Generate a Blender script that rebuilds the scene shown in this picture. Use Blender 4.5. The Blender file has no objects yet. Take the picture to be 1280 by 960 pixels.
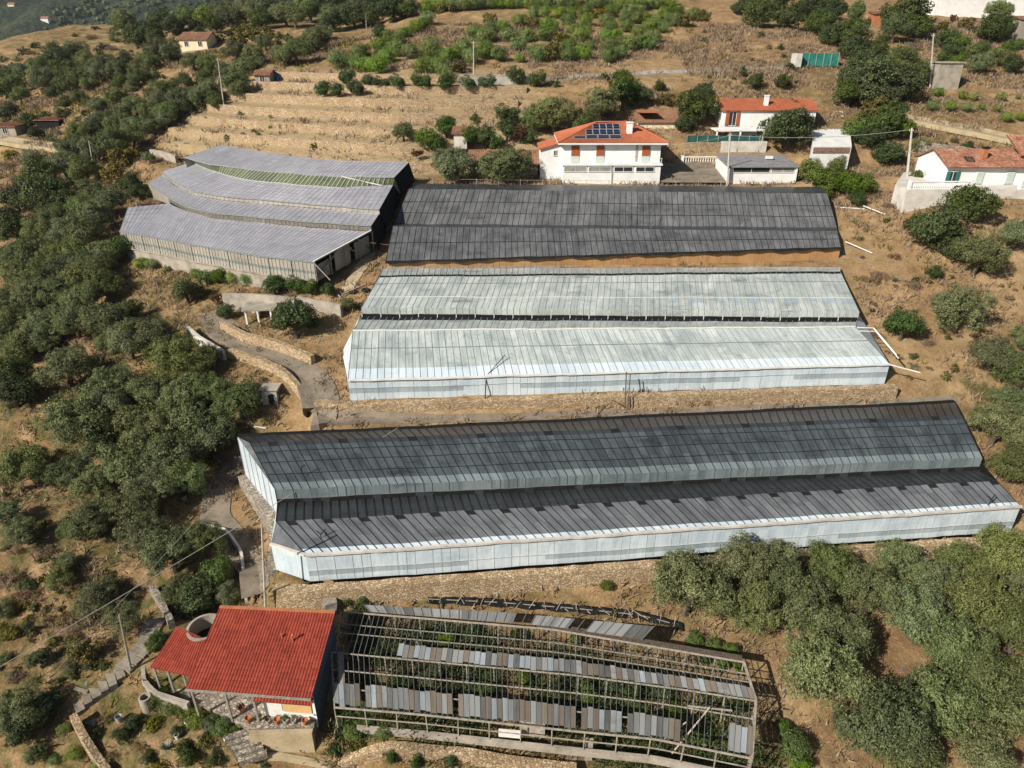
import bpy, math, random
import numpy as np
from mathutils import Vector
R = math.radians
random.seed(7); np.random.seed(7)
scene = bpy.context.scene
col = scene.collection
TH = R(27.0); F = 853.0; CAMZ = 45.0
CT, ST = math.cos(TH), math.sin(TH)
YAX = 0.082

# ---------------------------------------------------------------- camera maths
def ray(px, py):
    u = (px-640.0)/F; v = (py-480.0)/F
    return np.array([u, CT-v*ST, -(ST+v*CT)])
def P(px, py, d=None, z=None, y=None):
    """world point on the sight line of a photo pixel, at a given axis depth, height (camera = 0) or distance"""
    r = ray(px, py)
    if z is not None: d = z/r[2]
    elif y is not None: d = y/r[1]
    p = r*d
    return np.array([p[0], p[1], p[2]+CAMZ])

# ---------------------------------------------------------------- the lie of the land
S_ = np.array([-20, 0, 20, 26.2, 27.2, 28.2, 35.5, 37.6, 38.4, 40.5, 53, 54.4, 55.4, 60, 74, 76, 86, 92, 94.5, 97, 101, 104, 108, 130, 165, 215, 350, 700.])
Z_ = np.array([-9, -2, 4.7, 6.5, 7.1, 7.75, 8.9, 9.8, 10.4, 11.6, 13.9, 14.25, 15.4, 16.7, 21.2, 21.6, 23.2, 25.0, 26.7, 27.1, 27.45, 28.1, 30.4, 38.2, 45.5, 55.5, 84, 150.])
FIELD_S = [103.2, 107.2, 111.6, 116.4, 121.2, 126.2, 131.0]
_fs, _fz = [], []
for s in FIELD_S:
    z0 = float(np.interp(s, S_, Z_))
    _fs += [s-.2, s+.2]; _fz += [z0-.62, z0+.55]
_fs = [99.5]+_fs+[134.5]; _fz = [float(np.interp(99.5, S_, Z_))]+_fz+[float(np.interp(134.5, S_, Z_))]
def smooth(t):
    t = np.clip(t, 0, 1); return t*t*(3-2*t)
def vnoise(x, y, seed=0):
    xi = np.floor(x).astype(np.int64); yi = np.floor(y).astype(np.int64)
    fx = x-xi; fy = y-yi; fx = fx*fx*(3-2*fx); fy = fy*fy*(3-2*fy)
    def hsh(a, b):
        n = (a*374761393 + b*668265263 + seed*974634777) & 0x7fffffff
        n = ((n ^ (n >> 13))*1274126177) & 0x7fffffff
        return ((n ^ (n >> 16)) & 0xffff)/65535.0
    return (hsh(xi, yi)*(1-fx)+hsh(xi+1, yi)*fx)*(1-fy)+(hsh(xi, yi+1)*(1-fx)+hsh(xi+1, yi+1)*fx)*fy
def svar(x, y):
    x = np.asarray(x, float); y = np.asarray(y, float)
    w = 1-smooth((y-56)/18)
    s = y - YAX*np.clip(x, -30, 48)*w
    r = np.logaddexp(0, (-19-x)/2.0)*2.0
    k = .16+.29*smooth((y-48)/24)
    return s - k*r - .0016*r*r
def h(x, y, bumps=True):
    x = np.asarray(x, float); y = np.asarray(y, float)
    s = svar(x, y)
    z = np.interp(s, S_, Z_)
    m = smooth((x+66)/6)*(1-smooth((x-2)/5))*smooth((s-99)/1.5)*(1-smooth((s-133)/2))
    z = z*(1-m)+np.interp(s, _fs, _fz)*m
    z = z - .95*smooth((-7-x)/3)*(1-smooth((y-28.6)/2.5)) - .95*smooth((-9-x)/2)*(1-smooth((y-25.9)/1.3))
    z = z - 3.9*smooth((-16.4-x)/4)*smooth((y-34)/4)*(1-smooth((y-52)/6))
    z = z + 4.3*np.exp(-((x-60)/16)**2-((y-86)/9)**2)
    D = np.maximum(0, (x+70)*.421+(y-226)*.906)
    z = z - D*.5*smooth((-30-x)/50)
    far = smooth((y-110)/120)
    if bumps:
        a = .22*(1-m)*(.6+far*2.5)
        z = z + a*(vnoise(x/3.1, y/3.1, 1)-.5)*1.3 + a*2.5*(vnoise(x/11., y/11., 2)-.5) + far*7*(vnoise(x/38., y/38., 3)-.5)*smooth((np.abs(x)-10)/50+far*.3)
    return z
def G(px, py, lift=0.0):
    """where the sight line of a photo pixel meets the ground (or a sheet lift metres above it)"""
    r = ray(px, py)
    d = np.concatenate([np.arange(20, 160, .25), np.arange(160, 900, 1.0)])
    z = CAMZ+r[2]*d - h(r[0]*d, r[1]*d) - lift
    i = np.where(z <= 0)[0]
    i = int(i[0]) if len(i) else len(d)-1
    if i > 0:
        t = z[i-1]/(z[i-1]-z[i]+1e-9); dd = d[i-1]+t*(d[i]-d[i-1])
    else: dd = d[0]
    return np.array([r[0]*dd, r[1]*dd, CAMZ+r[2]*dd]), dd
def y_of(x, s):
    lo = np.full_like(np.asarray(x, float), -20.); hi = lo+720
    for _ in range(40):
        mid = (lo+hi)/2; c = svar(x, mid) < s
        lo = np.where(c, mid, lo); hi = np.where(c, hi, mid)
    return (lo+hi)/2
def gz(x, y): return float(h(x, y))

# ---------------------------------------------------------------- mesh building
class MB:
    def __init__(s): s.v=[]; s.f=[]; s.uv=[]; s.m=[]
    def quad(s, pts, uv=None, m=0):
        b = len(s.v); s.v += [tuple(map(float, p)) for p in pts]; s.f.append(tuple(range(b, b+len(pts))))
        s.uv.append(uv if uv else [(p[0], p[1]) for p in pts]); s.m.append(m)
    def box(s, c, size, rz=0, m=0, taper=1.0):
        c = np.array(c, float); sx, sy, sz = [q/2 for q in size]
        ca, sa = math.cos(rz), math.sin(rz)
        P8 = []
        for dz in (-1, 1):
            t = taper if dz > 0 else 1
            for dx, dy in ((-1,-1),(1,-1),(1,1),(-1,1)):
                x, y = dx*sx*t, dy*sy*t
                P8.append(c+np.array([x*ca-y*sa, x*sa+y*ca, dz*sz]))
        for q in ((3,2,1,0),(4,5,6,7),(0,1,5,4),(1,2,6,5),(2,3,7,6),(3,0,4,7)):
            pts = [P8[i] for i in q]
            if q in ((3,2,1,0),(4,5,6,7)): uv = [(p[0], p[1]) for p in pts]
            else:
                w = float(np.linalg.norm((pts[1]-pts[0])[:2])); uv = [(0, pts[0][2]), (w, pts[1][2]), (w, pts[2][2]), (0, pts[3][2])]
            s.quad(pts, uv, m)
    def beam(s, a, b, w, t, m=0, up=(0,0,1)):
        a = np.array(a, float); b = np.array(b, float); d = b-a; L = np.linalg.norm(d)
        if L < 1e-6: return
        d = d/L; up = np.array(up, float)
        if abs(d@up) > .95: up = np.array([0, 1., 0])
        sd = np.cross(d, up); sd /= np.linalg.norm(sd); u = np.cross(sd, d)
        C = [sd*w/2-u*t/2, sd*w/2+u*t/2, -sd*w/2+u*t/2, -sd*w/2-u*t/2]
        for i in range(4):
            j = (i+1) % 4
            s.quad([a+C[i], a+C[j], b+C[j], b+C[i]][::-1], [(0,0),(w,0),(w,L),(0,L)], m)
        s.quad([a+c for c in C], None, m); s.quad([b+c for c in C[::-1]], None, m)
    def tube(s, pts, r, n=6, m=0, r1=None, cap=True):
        pts = [np.array(p, float) for p in pts]; K = len(pts); rings = []
        for i, p in enumerate(pts):
            d = pts[min(i+1, K-1)]-pts[max(i-1, 0)]; d = d/(np.linalg.norm(d)+1e-9)
            a = np.cross(d, [0,0,1.]) if abs(d[2]) < .95 else np.cross(d, [1.,0,0]); a /= np.linalg.norm(a); b = np.cross(d, a)
            rr = r if r1 is None else r+(r1-r)*i/(K-1)
            rings.append([p+rr*(math.cos(2*math.pi*k/n)*a+math.sin(2*math.pi*k/n)*b) for k in range(n)])
        for i in range(K-1):
            for k in range(n):
                j = (k+1) % n
                s.quad([rings[i][k], rings[i][j], rings[i+1][j], rings[i+1][k]][::-1], [(0,i),(1,i),(1,i+1),(0,i+1)], m)
        if cap: s.quad(rings[0], None, m); s.quad(rings[-1][::-1], None, m)
    def lathe(s, prof, n=20, c=(0,0,0), m=0):
        for (r0, z0), (r1, z1) in zip(prof[:-1], prof[1:]):
            for k in range(n):
                a0, a1 = 2*math.pi*k/n, 2*math.pi*(k+1)/n
                s.quad([(c[0]+r0*math.cos(a0), c[1]+r0*math.sin(a0), c[2]+z0), (c[0]+r0*math.cos(a1), c[1]+r0*math.sin(a1), c[2]+z0),
                        (c[0]+r1*math.cos(a1), c[1]+r1*math.sin(a1), c[2]+z1), (c[0]+r1*math.cos(a0), c[1]+r1*math.sin(a0), c[2]+z1)], None, m)
    def prism(s, poly, z0, z1, m=0):
        n = len(poly)
        if sum(poly[i][0]*poly[(i+1) % n][1]-poly[(i+1) % n][0]*poly[i][1] for i in range(n)) < 0: poly = poly[::-1]
        s.quad([(p[0], p[1], z1) for p in poly], None, m); s.quad([(p[0], p[1], z0) for p in poly][::-1], None, m)
        for i in range(n):
            a, b = poly[i], poly[(i+1) % n]; w = math.hypot(b[0]-a[0], b[1]-a[1])
            s.quad([(a[0],a[1],z0),(b[0],b[1],z0),(b[0],b[1],z1),(a[0],a[1],z1)], [(0,z0),(w,z0),(w,z1),(0,z1)], m)
    def build(s, name, mats, parent=None, off=None, smooth_=False, bevel=0):
        me = bpy.data.meshes.new(name)
        V = np.array(s.v, float).reshape(-1, 3)
        if off is not None: V = V-np.array(off)
        elif parent is not None: V = V-np.array(parent['_o'])
        me.from_pydata(V.tolist(), [], s.f)
        ul = me.uv_layers.new(name='UVMap')
        ul.data.foreach_set('uv', [float(c) for fu in s.uv for q in fu for c in q[:2]])
        for m in (mats if isinstance(mats, (list, tuple)) else [mats]): me.materials.append(m)
        me.polygons.foreach_set('material_index', s.m)
        if smooth_: me.polygons.foreach_set('use_smooth', [True]*len(s.f))
        me.update()
        o = bpy.data.objects.new(name, me); col.objects.link(o)
        if parent is not None: o.parent = parent
        if bevel:
            b = o.modifiers.new('bevel', 'BEVEL'); b.width = bevel; b.segments = 1; b.limit_method = 'ANGLE'
        return o
def tag(o, label=None, cat=None, group=None, kind=None):
    if label: o['label'] = label
    if cat: o['category'] = cat
    if group: o['group'] = group
    if kind: o['kind'] = kind
    return o
OFFS = []
def thing(name, label, cat, loc=(0,0,0), group=None):
    o = bpy.data.objects.new(name, None); o.empty_display_size = .3; col.objects.link(o)
    o.location = [float(c) for c in loc]; o['_o'] = [float(c) for c in loc]; OFFS.append(o)
    return tag(o, label, cat, group)
def single(mb, name, mats, label, cat, loc, group=None, **k):
    o = mb.build(name, mats, None, off=loc, **k); o.location = [float(c) for c in loc]
    return tag(o, label, cat, group)

# ---------------------------------------------------------------- materials
class NT:
    def __init__(s, name):
        s.mat = bpy.data.materials.new(name); s.mat.use_nodes = True; s.t = s.mat.node_tree; s.t.nodes.clear()
        s.out = s.n('ShaderNodeOutputMaterial'); s.b = s.n('ShaderNodeBsdfPrincipled'); s.l(s.b.outputs[0], s.out.inputs[0])
    def n(s, t, **k):
        nd = s.t.nodes.new(t)
        for a, v in k.items(): setattr(nd, a, v)
        return nd
    def l(s, a, b): s.t.links.new(a, b)
    def val(s, sock, v):
        if hasattr(v, 'is_output') or hasattr(v, 'links'): s.l(v, sock)
        else: sock.default_value = (*v, 1) if isinstance(v, (tuple, list)) and len(v) == 3 and sock.type == 'RGBA' else v
    def pos(s, kind='pos'):
        if kind == 'pos': return s.n('ShaderNodeNewGeometry').outputs['Position']
        tc = s.n('ShaderNodeTexCoord'); return tc.outputs['UV' if kind == 'uv' else 'Object']
    def mapping(s, vec, scale=(1,1,1), loc=(0,0,0), rot=(0,0,0)):
        m = s.n('ShaderNodeMapping'); s.l(vec, m.inputs[0]); m.inputs['Scale'].default_value = scale; m.inputs['Location'].default_value = loc; m.inputs['Rotation'].default_value = rot
        return m.outputs[0]
    def noise(s, vec, scale, detail=4, rough=.55, dist=0):
        n = s.n('ShaderNodeTexNoise'); s.l(vec, n.inputs['Vector']); n.inputs['Scale'].default_value = scale; n.inputs['Detail'].default_value = detail; n.inputs['Roughness'].default_value = rough; n.inputs['Distortion'].default_value = dist
        return n.outputs[0]
    def ramp(s, fac, stops, interp='LINEAR'):
        r = s.n('ShaderNodeValToRGB'); s.l(fac, r.inputs[0]); cr = r.color_ramp; cr.interpolation = interp
        while len(cr.elements) < len(stops): cr.elements.new(.5)
        for e, (p, c) in zip(cr.elements, stops):
            e.position = p; e.color = (*c, 1) if isinstance(c, tuple) else (c, c, c, 1)
        return r.outputs[0]
    def mix(s, fac, a, b, mode='MIX'):
        m = s.n('ShaderNodeMix', data_type='RGBA', blend_type=mode); s.val(m.inputs[0], fac); s.val(m.inputs[6], a); s.val(m.inputs[7], b)
        return m.outputs[2]
    def math(s, op, a, b=0.0, c=0.0, clamp=False):
        m = s.n('ShaderNodeMath', operation=op); m.use_clamp = clamp; s.val(m.inputs[0], a); s.val(m.inputs[1], b); s.val(m.inputs[2], c); return m.outputs[0]
    def bump(s, hgt, strength=.5, dist=.1):
        b = s.n('ShaderNodeBump'); s.l(hgt, b.inputs['Height']); b.inputs['Strength'].default_value = strength; b.inputs['Distance'].default_value = dist
        s.l(b.outputs[0], s.b.inputs['Normal'])
    def done(s, color, rough=.8, spec=.3, metal=0.0):
        s.val(s.b.inputs['Base Color'], color); s.val(s.b.inputs['Roughness'], rough); s.b.inputs['Specular IOR Level'].default_value = spec; s.b.inputs['Metallic'].default_value = metal
        return s.mat

def m_plain(name, c, rough=.75, spec=.3, var=.25, scale=1.2, metal=0.0, bump=.15):
    t = NT(name); p = t.pos()
    n1 = t.noise(p, scale, 5, .6); n2 = t.noise(p, scale*9, 3, .6)
    f = t.math('ADD', t.math('MULTIPLY', n1, .65), t.math('MULTIPLY', n2, .35))
    d = tuple(max(0, q*(1-var*1.5)) for q in c); l = tuple(min(1, q*(1+var)) for q in c)
    colr = t.ramp(f, [(.3, d), (.52, c), (.72, l)])
    if bump: t.bump(n2, bump, .03)
    return t.done(colr, rough, spec, metal)
def m_leaf(name, dark, mid, light, trans=.22, rough=.55):
    t = NT(name); g = t.n('ShaderNodeNewGeometry'); oi = t.n('ShaderNodeObjectInfo')
    rnd = g.outputs['Random Per Island']
    n = t.noise(t.pos('obj'), 2.2, 3)
    f = t.math('ADD', t.math('MULTIPLY', rnd, .5), t.math('MULTIPLY', n, .5))
    c = t.ramp(f, [(.22, dark), (.5, mid), (.8, light)])
    hs = t.n('ShaderNodeHueSaturation'); t.l(c, hs.inputs['Color'])
    t.l(t.math('ADD', .472, t.math('MULTIPLY', oi.outputs['Random'], .042)), hs.inputs['Hue'])
    t.l(t.math('ADD', .8, t.math('MULTIPLY', t.math('FRACT', t.math('MULTIPLY', oi.outputs['Random'], 7.3)), .5)), hs.inputs['Value'])
    t.l(t.math('ADD', .8, t.math('MULTIPLY', t.math('FRACT', t.math('MULTIPLY', oi.outputs['Random'], 13.7)), .35)), hs.inputs['Saturation'])
    c = hs.outputs[0]
    t.done(c, rough, .25)
    tr = t.n('ShaderNodeBsdfTranslucent'); t.l(c, tr.inputs[0]); mx = t.n('ShaderNodeMixShader'); mx.inputs[0].default_value = trans
    t.l(t.b.outputs[0], mx.inputs[1]); t.l(tr.outputs[0], mx.inputs[2]); t.l(mx.outputs[0], t.out.inputs[0])
    return t.mat
def m_stone(name, a, b, c, scale=5.5, mortar=None, stretch=1.5):
    mortar = mortar or tuple(q*.55 for q in a)
    t = NT(name); p0 = t.pos(); wb = t.n('ShaderNodeTexNoise'); t.l(p0, wb.inputs['Vector']); wb.inputs['Scale'].default_value = 2.0; ad = t.n('ShaderNodeVectorMath', operation='MULTIPLY_ADD'); t.l(wb.outputs['Color'], ad.inputs[0]); ad.inputs[1].default_value = (.25,.25,.25); t.l(p0, ad.inputs[2])
    p = t.mapping(ad.outputs[0], (1, 1, stretch))
    v = t.n('ShaderNodeTexVoronoi', feature='F1'); t.l(p, v.inputs['Vector']); v.inputs['Scale'].default_value = scale
    e = t.n('ShaderNodeTexVoronoi', feature='DISTANCE_TO_EDGE'); t.l(p, e.inputs['Vector']); e.inputs['Scale'].default_value = scale
    sx = t.n('ShaderNodeSeparateColor'); t.l(v.outputs['Color'], sx.inputs[0])
    cc = t.ramp(sx.outputs[0], [(.1, a), (.5, b), (.9, c)])
    big = t.noise(t.pos(), .5, 5, .6)
    cc = t.mix(t.ramp(big, [(.4, 0.0), (.7, .55)]), cc, tuple(q*.6 for q in a))
    ed = t.ramp(e.outputs[0], [(.02, 0.0), (.12, 1.0)])
    t.bump(ed, .5, .05)
    return t.done(t.mix(ed, mortar, cc), .9, .15)
def m_glass(name, light, dark, dirt, bias=0.0, rough=.35, spec=.5, streak=3.0, pane=.65, alpha=1.0, wear=.5, wv=.10):
    """whitewashed or dirty greenhouse glass: panes differ, wash has run down the slope (UV in metres: along, down)"""
    t = NT(name); uv = t.pos('uv')
    m = t.mapping(uv, (1/pane, .55, 1)); fl = t.n('ShaderNodeVectorMath', operation='FLOOR'); t.l(m, fl.inputs[0])
    wn = t.n('ShaderNodeTexWhiteNoise', noise_dimensions='3D'); t.l(fl.outputs[0], wn.inputs['Vector'])
    st = t.noise(t.mapping(uv, (streak*1.6, .3, 1)), 1.0, 7, .72, .3)
    pt = t.noise(t.mapping(uv, (.5, .34, 1)), .7, 7, .7, .8)
    fine = t.noise(uv, 5.0, 4, .7)
    f = t.math('ADD', t.math('ADD', t.math('MULTIPLY', st, .40), t.math('MULTIPLY', pt, .40-wv*.5)), t.math('ADD', t.math('MULTIPLY', wn.outputs['Value'], wv), t.math('MULTIPLY', fine, .14-wv*.3)))
    c = t.ramp(f, [(.33+bias, dark), (.47+bias, tuple((a+b)/2 for a, b in zip(dark, light))), (.58+bias, light)])
    d = t.noise(t.mapping(uv, (.35, .8, 1), (7, 3, 0)), .8, 5, .7)
    c = t.mix(t.ramp(d, [(.55, 0.0), (.72, wear)]), c, dirt)
    t.bump(wn.outputs['Value'], .12, .02)
    t.done(c, rough, spec)
    if alpha < 1: t.b.inputs['Alpha'].default_value = alpha
    return t.mat
# ---------------------------------------------------------------- the palette
def m_ground():
    t = NT('dry_hillside'); p = t.pos()
    at = t.n('ShaderNodeVertexColor', layer_name='cover'); sc = t.n('ShaderNodeSeparateColor'); t.l(at.outputs[0], sc.inputs[0])
    n1 = t.noise(p, .16, 6, .62, .4); n2 = t.noise(p, .9, 5, .65); n3 = t.noise(p, 5.0, 4, .7); n4 = t.noise(t.mapping(p, (1,1,1), (31,7,3)), .45, 6, .7, .5)
    f = t.math('ADD', t.math('MULTIPLY', n1, .4), t.math('ADD', t.math('MULTIPLY', n2, .35), t.math('MULTIPLY', n3, .3)))
    c = t.ramp(f, [(.33, (.12,.072,.036)), (.45, (.275,.175,.088)), (.56, (.43,.288,.158)), (.70, (.58,.43,.26))])
    red = t.ramp(t.math('ADD', t.math('MULTIPLY', n2, .5), t.math('MULTIPLY', n3, .5)), [(.3, (.10,.05,.03)), (.5, (.24,.125,.07)), (.7, (.40,.24,.14))])
    c = t.mix(t.math('MULTIPLY', sc.outputs[2], t.ramp(n4, [(.35, 0.0), (.6, 1.0)])), c, red)
    sand = t.ramp(t.math('ADD', t.math('MULTIPLY', n2, .4), t.math('MULTIPLY', n3, .6)), [(.3, (.22,.16,.095)), (.5, (.40,.30,.18)), (.7, (.56,.44,.28))])
    c = t.mix(sc.outputs[1], c, sand)
    grn = t.ramp(t.math('ADD', t.math('MULTIPLY', n2, .5), t.math('MULTIPLY', n3, .5)), [(.3, (.03,.035,.012)), (.5, (.085,.085,.028)), (.7, (.19,.17,.07))])
    gm = t.math('MULTIPLY', t.ramp(t.math('ADD', t.math('MULTIPLY', n4, .6), t.math('MULTIPLY', n2, .4)), [(.42, 0.0), (.58, 1.0)]), .95)
    gm = t.math('MULTIPLY', gm, t.math('ADD', .18, sc.outputs[0]), clamp=True)
    c = t.mix(gm, c, grn)
    hb = t.math('ADD', t.math('MULTIPLY', n3, .5), t.math('MULTIPLY', t.noise(p, 16, 3, .7), .35))
    t.bump(hb, .9, .22)
    return t.done(c, .95, .1)
M = {}
M['ground'] = m_ground()
M['olive'] = m_leaf('olive_leaves', (.05,.066,.021), (.125,.155,.052), (.235,.27,.12), .2)
M['oak'] = m_leaf('dark_leaves', (.02,.034,.010), (.058,.086,.022), (.13,.165,.052), .22)
M['bright'] = m_leaf('bright_leaves', (.038,.066,.012), (.10,.155,.026), (.20,.27,.055), .3)
M['citrus'] = m_leaf('citrus_leaves', (.018,.04,.009), (.055,.094,.022), (.11,.165,.045), .22, .4)
M['broom'] = m_leaf('broom_twigs', (.055,.092,.016), (.15,.225,.042), (.27,.36,.10), .28)
M['yellow'] = m_leaf('yellowing_leaves', (.05,.05,.010), (.15,.14,.025), (.28,.25,.05), .28)
M['dry'] = m_leaf('dry_twigs', (.075,.052,.028), (.19,.135,.072), (.33,.25,.15), .1)
M['rust'] = m_leaf('rusty_leaves', (.03,.016,.008), (.085,.042,.018), (.15,.08,.035), .15)
M['straw'] = m_leaf('dry_grass_blades', (.12,.085,.04), (.28,.205,.11), (.46,.36,.21), .15, .8)
M['agave'] = m_leaf('agave_blades', (.09,.12,.09), (.18,.22,.17), (.30,.34,.28), .1)
M['bark'] = m_plain('olive_bark', (.12,.095,.07), .9, .1, .5, 6, bump=.6)
M['stone'] = m_stone('dry_stone', (.36,.25,.145), (.52,.385,.24), (.66,.54,.38))
M['stone_grey'] = m_stone('grey_stone', (.24,.20,.16), (.38,.33,.27), (.52,.47,.40), 4.5)
M['rough_concrete'] = m_plain('old_concrete', (.36,.32,.27), .9, .15, .35, .9, bump=.3)
M['pale_concrete'] = m_plain('pale_concrete', (.58,.55,.50), .88, .15, .25, .8, bump=.25)
M['path'] = m_plain('worn_concrete_path', (.215,.18,.14), .92, .15, .35, .7, bump=.35)
M['road'] = m_plain('dusty_track', (.42,.34,.22), .95, .1, .25, .7, bump=.3)
M['white'] = m_plain('white_plaster', (.78,.78,.77), .8, .2, .12, .8, bump=.08)
M['cream'] = m_plain('cream_plaster', (.78,.70,.52), .8, .2, .08, .8)
M['white_metal'] = m_plain('white_paint', (.72,.72,.69), .5, .4, .15, 2.0, bump=0)
M['grey_metal'] = m_plain('weathered_metal', (.34,.34,.33), .55, .4, .3, 2.0)
M['dark'] = m_plain('dark_opening', (.018,.019,.02), .9, .1, .3, 1.0, bump=0)
M['bar'] = m_plain('glazing_bar_iron', (.13,.145,.15), .7, .3, .3, 3.0, bump=0)
M['bar_dark'] = m_plain('blackened_bar', (.022,.025,.028), .8, .2, .3, 3.0, bump=0)
M['bar_mid'] = m_plain('grey_glazing_bar', (.24,.265,.26), .7, .3, .3, 3.0, bump=0)
M['bar_light'] = m_plain('pale_glazing_bar', (.42,.43,.42), .7, .3, .3, 3.0, bump=0)
M['terracotta'] = m_plain('terracotta', (.42,.17,.08), .85, .2, .25, 3.0)
M['shutter'] = m_plain('rust_red_shutter', (.36,.10,.045), .6, .3, .15, 3.0)
M['green_shutter'] = m_plain('green_shutter', (.03,.16,.13), .6, .3, .15, 3.0)
M['mint'] = m_plain('pale_mint_shutter', (.50,.58,.52), .6, .3, .1, 3.0)
M['tan_shutter'] = m_plain('tan_shutter', (.62,.40,.19), .6, .3, .12, 3.0)
M['wood'] = m_plain('grey_timber', (.30,.27,.23), .9, .1, .4, 5.0)
M['pale_wood'] = m_plain('bleached_timber', (.36,.32,.27), .85, .15, .4, 4.0)
M['pole'] = m_plain('bleached_pole', (.50,.48,.43), .85, .15, .25, 2.0)
M['wire'] = m_plain('pale_cable', (.34,.32,.29), .6, .3, .1, 1.0, bump=0)
M['net_green'] = m_plain('green_mesh_fabric', (.03,.10,.09), .85, .1, .3, 2.0)
M['teal_net'] = m_plain('teal_mesh', (.03,.20,.16), .85, .1, .3, 2.0)
M['black_net'] = m_plain('black_shade_net', (.016,.017,.018), .9, .1, .5, 1.5)
M['rubber'] = m_plain('old_tyre', (.03,.03,.03), .9, .2, .3, 4.0)
M['blue'] = m_plain('blue_tarp', (.05,.16,.45), .6, .3, .2, 2.0)
M['car_white'] = m_plain('car_paint', (.62,.64,.66), .3, .5, .04, 1.0, bump=0)
M['car_dark'] = m_plain('dark_car_paint', (.05,.055,.06), .3, .5, .04, 1.0, bump=0)
M['window'] = m_plain('window_pane', (.035,.04,.045), .12, .6, .2, 1.0, bump=0)
M['pane_light'] = m_plain('curtained_window', (.30,.30,.29), .2, .5, .3, 1.5, bump=0)
M['solar'] = m_plain('solar_cells', (.012,.016,.04), .15, .6, .2, 3.0, bump=0)
M['orange_wall'] = m_glass('tan_sheeting', (.46,.27,.12), (.30,.16,.07), (.22,.13,.07), rough=.6, spec=.2, wear=.4)
# glass of the houses
M['g_mid'] = m_glass('whitewashed_glass', (.56,.60,.58), (.185,.22,.225), (.085,.11,.115), wear=.75, wv=.05, streak=4.0)
M['g_mid2'] = m_glass('whitewashed_glass_streaked', (.57,.62,.61), (.19,.235,.25), (.10,.13,.14), wv=.05, streak=3.2, wear=.6)
M['g_pale'] = m_glass('pale_teal_glass', (.22,.26,.275), (.085,.11,.12), (.05,.065,.072), wear=.6)
M['g_wall'] = m_glass('bluish_glass_wall', (.66,.73,.78), (.41,.50,.57), (.27,.35,.41), wear=.5)
M['g_slate'] = m_glass('shaded_glass', (.20,.21,.225), (.062,.068,.077), (.032,.035,.04), streak=2.4, wear=.6)
M['g_teal'] = m_glass('shaded_glass_teal', (.098,.118,.130), (.024,.030,.035), (.014,.015,.016), streak=1.6, wear=.8)
M['g_darkback'] = m_glass('netted_glass_dark', (.055,.06,.066), (.022,.025,.028), (.012,.013,.014), streak=2.0, wear=.4)
M['g_black'] = m_glass('black_netted_glass', (.19,.195,.205), (.026,.028,.032), (.011,.012,.014), wv=.03, streak=4.0, wear=.5, rough=.6, spec=.2)
M['g_grey'] = m_glass('grey_weathered_glass', (.42,.41,.46), (.25,.245,.285), (.17,.165,.18), streak=1.6, wear=.45)
M['g_greywall'] = m_glass('dusty_glass_wall', (.44,.40,.34), (.26,.235,.20), (.15,.14,.12), wear=.6)
M['g_band'] = m_glass('clear_glass_band', (.42,.49,.53), (.22,.28,.32), (.15,.19,.21), wear=.5)
M['g_darkband'] = m_glass('dull_glass_band', (.24,.27,.26), (.11,.13,.125), (.07,.08,.075), wear=.5)
M['g_pane_brown'] = m_glass('silted_brown_pane', (.22,.185,.15), (.095,.08,.065), (.14,.09,.06), wear=.8)
M['g_pane_blue'] = m_glass('pale_blue_pane', (.34,.38,.41), (.17,.19,.205), (.12,.11,.09), wear=.6)  # bluish panes, mixed at random with the grey and brown ones
M['g_green'] = m_glass('glass_over_plants', (.16,.19,.09), (.05,.065,.028), (.03,.035,.015), wear=.5)
M['g_pane'] = m_glass('loose_dirty_pane', (.26,.265,.26), (.085,.083,.08), (.12,.085,.06), pane=.62, wear=.75, wv=.3)
def m_tiles(name, a, b, c):
    t = NT(name); uv = t.pos('uv')
    fl = t.n('ShaderNodeVectorMath', operation='FLOOR'); t.l(t.mapping(uv, (1/.24, 1/.36, 1)), fl.inputs[0])
    wn = t.n('ShaderNodeTexWhiteNoise', noise_dimensions='3D'); t.l(fl.outputs[0], wn.inputs['Vector'])
    n = t.noise(t.pos(), .6, 5, .6)
    cc = t.ramp(t.math('ADD', t.math('MULTIPLY', wn.outputs['Value'], .28), t.math('MULTIPLY', n, .72)), [(.25, a), (.5, b), (.78, c)])
    return t.done(cc, .8, .2)
M['tile_red'] = m_tiles('red_pantiles', (.20,.036,.023), (.29,.050,.031), (.37,.078,.048))
M['tile_orange'] = m_tiles('orange_pantiles', (.33,.095,.045), (.43,.135,.068), (.50,.18,.095))
M['tile_old'] = m_tiles('mottled_old_pantiles', (.16,.075,.05), (.33,.15,.095), (.50,.33,.23))
M['tile_brown'] = m_tiles('brown_pantiles', (.20,.10,.06), (.33,.18,.11), (.44,.26,.17))

# ---------------------------------------------------------------- light, air, camera
SUN_AZ = R(39); SUN_EL = R(35)
L = Vector((math.cos(SUN_AZ)*math.cos(SUN_EL), math.sin(SUN_AZ)*math.cos(SUN_EL), -math.sin(SUN_EL)))
sl = bpy.data.lights.new('sun', 'SUN'); sl.energy = 5.0; sl.angle = R(.5); sl.color = (1, .93, .81)
so = bpy.data.objects.new('sun', sl); col.objects.link(so); so.rotation_euler = L.to_track_quat('-Z', 'Y').to_euler(); so.location = (-60, 0, 120)
w = bpy.data.worlds.new('World'); scene.world = w; w.use_nodes = True
nt = w.node_tree; nt.nodes.clear()
sky = nt.nodes.new('ShaderNodeTexSky'); sky.sky_type = 'NISHITA'; sky.sun_disc = False; sky.sun_elevation = SUN_EL
sky.sun_rotation = math.atan2(-L.x, -L.y); sky.altitude = 200; sky.dust_density = 1.5
bg = nt.nodes.new('ShaderNodeBackground'); bg.inputs[1].default_value = .046
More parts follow.
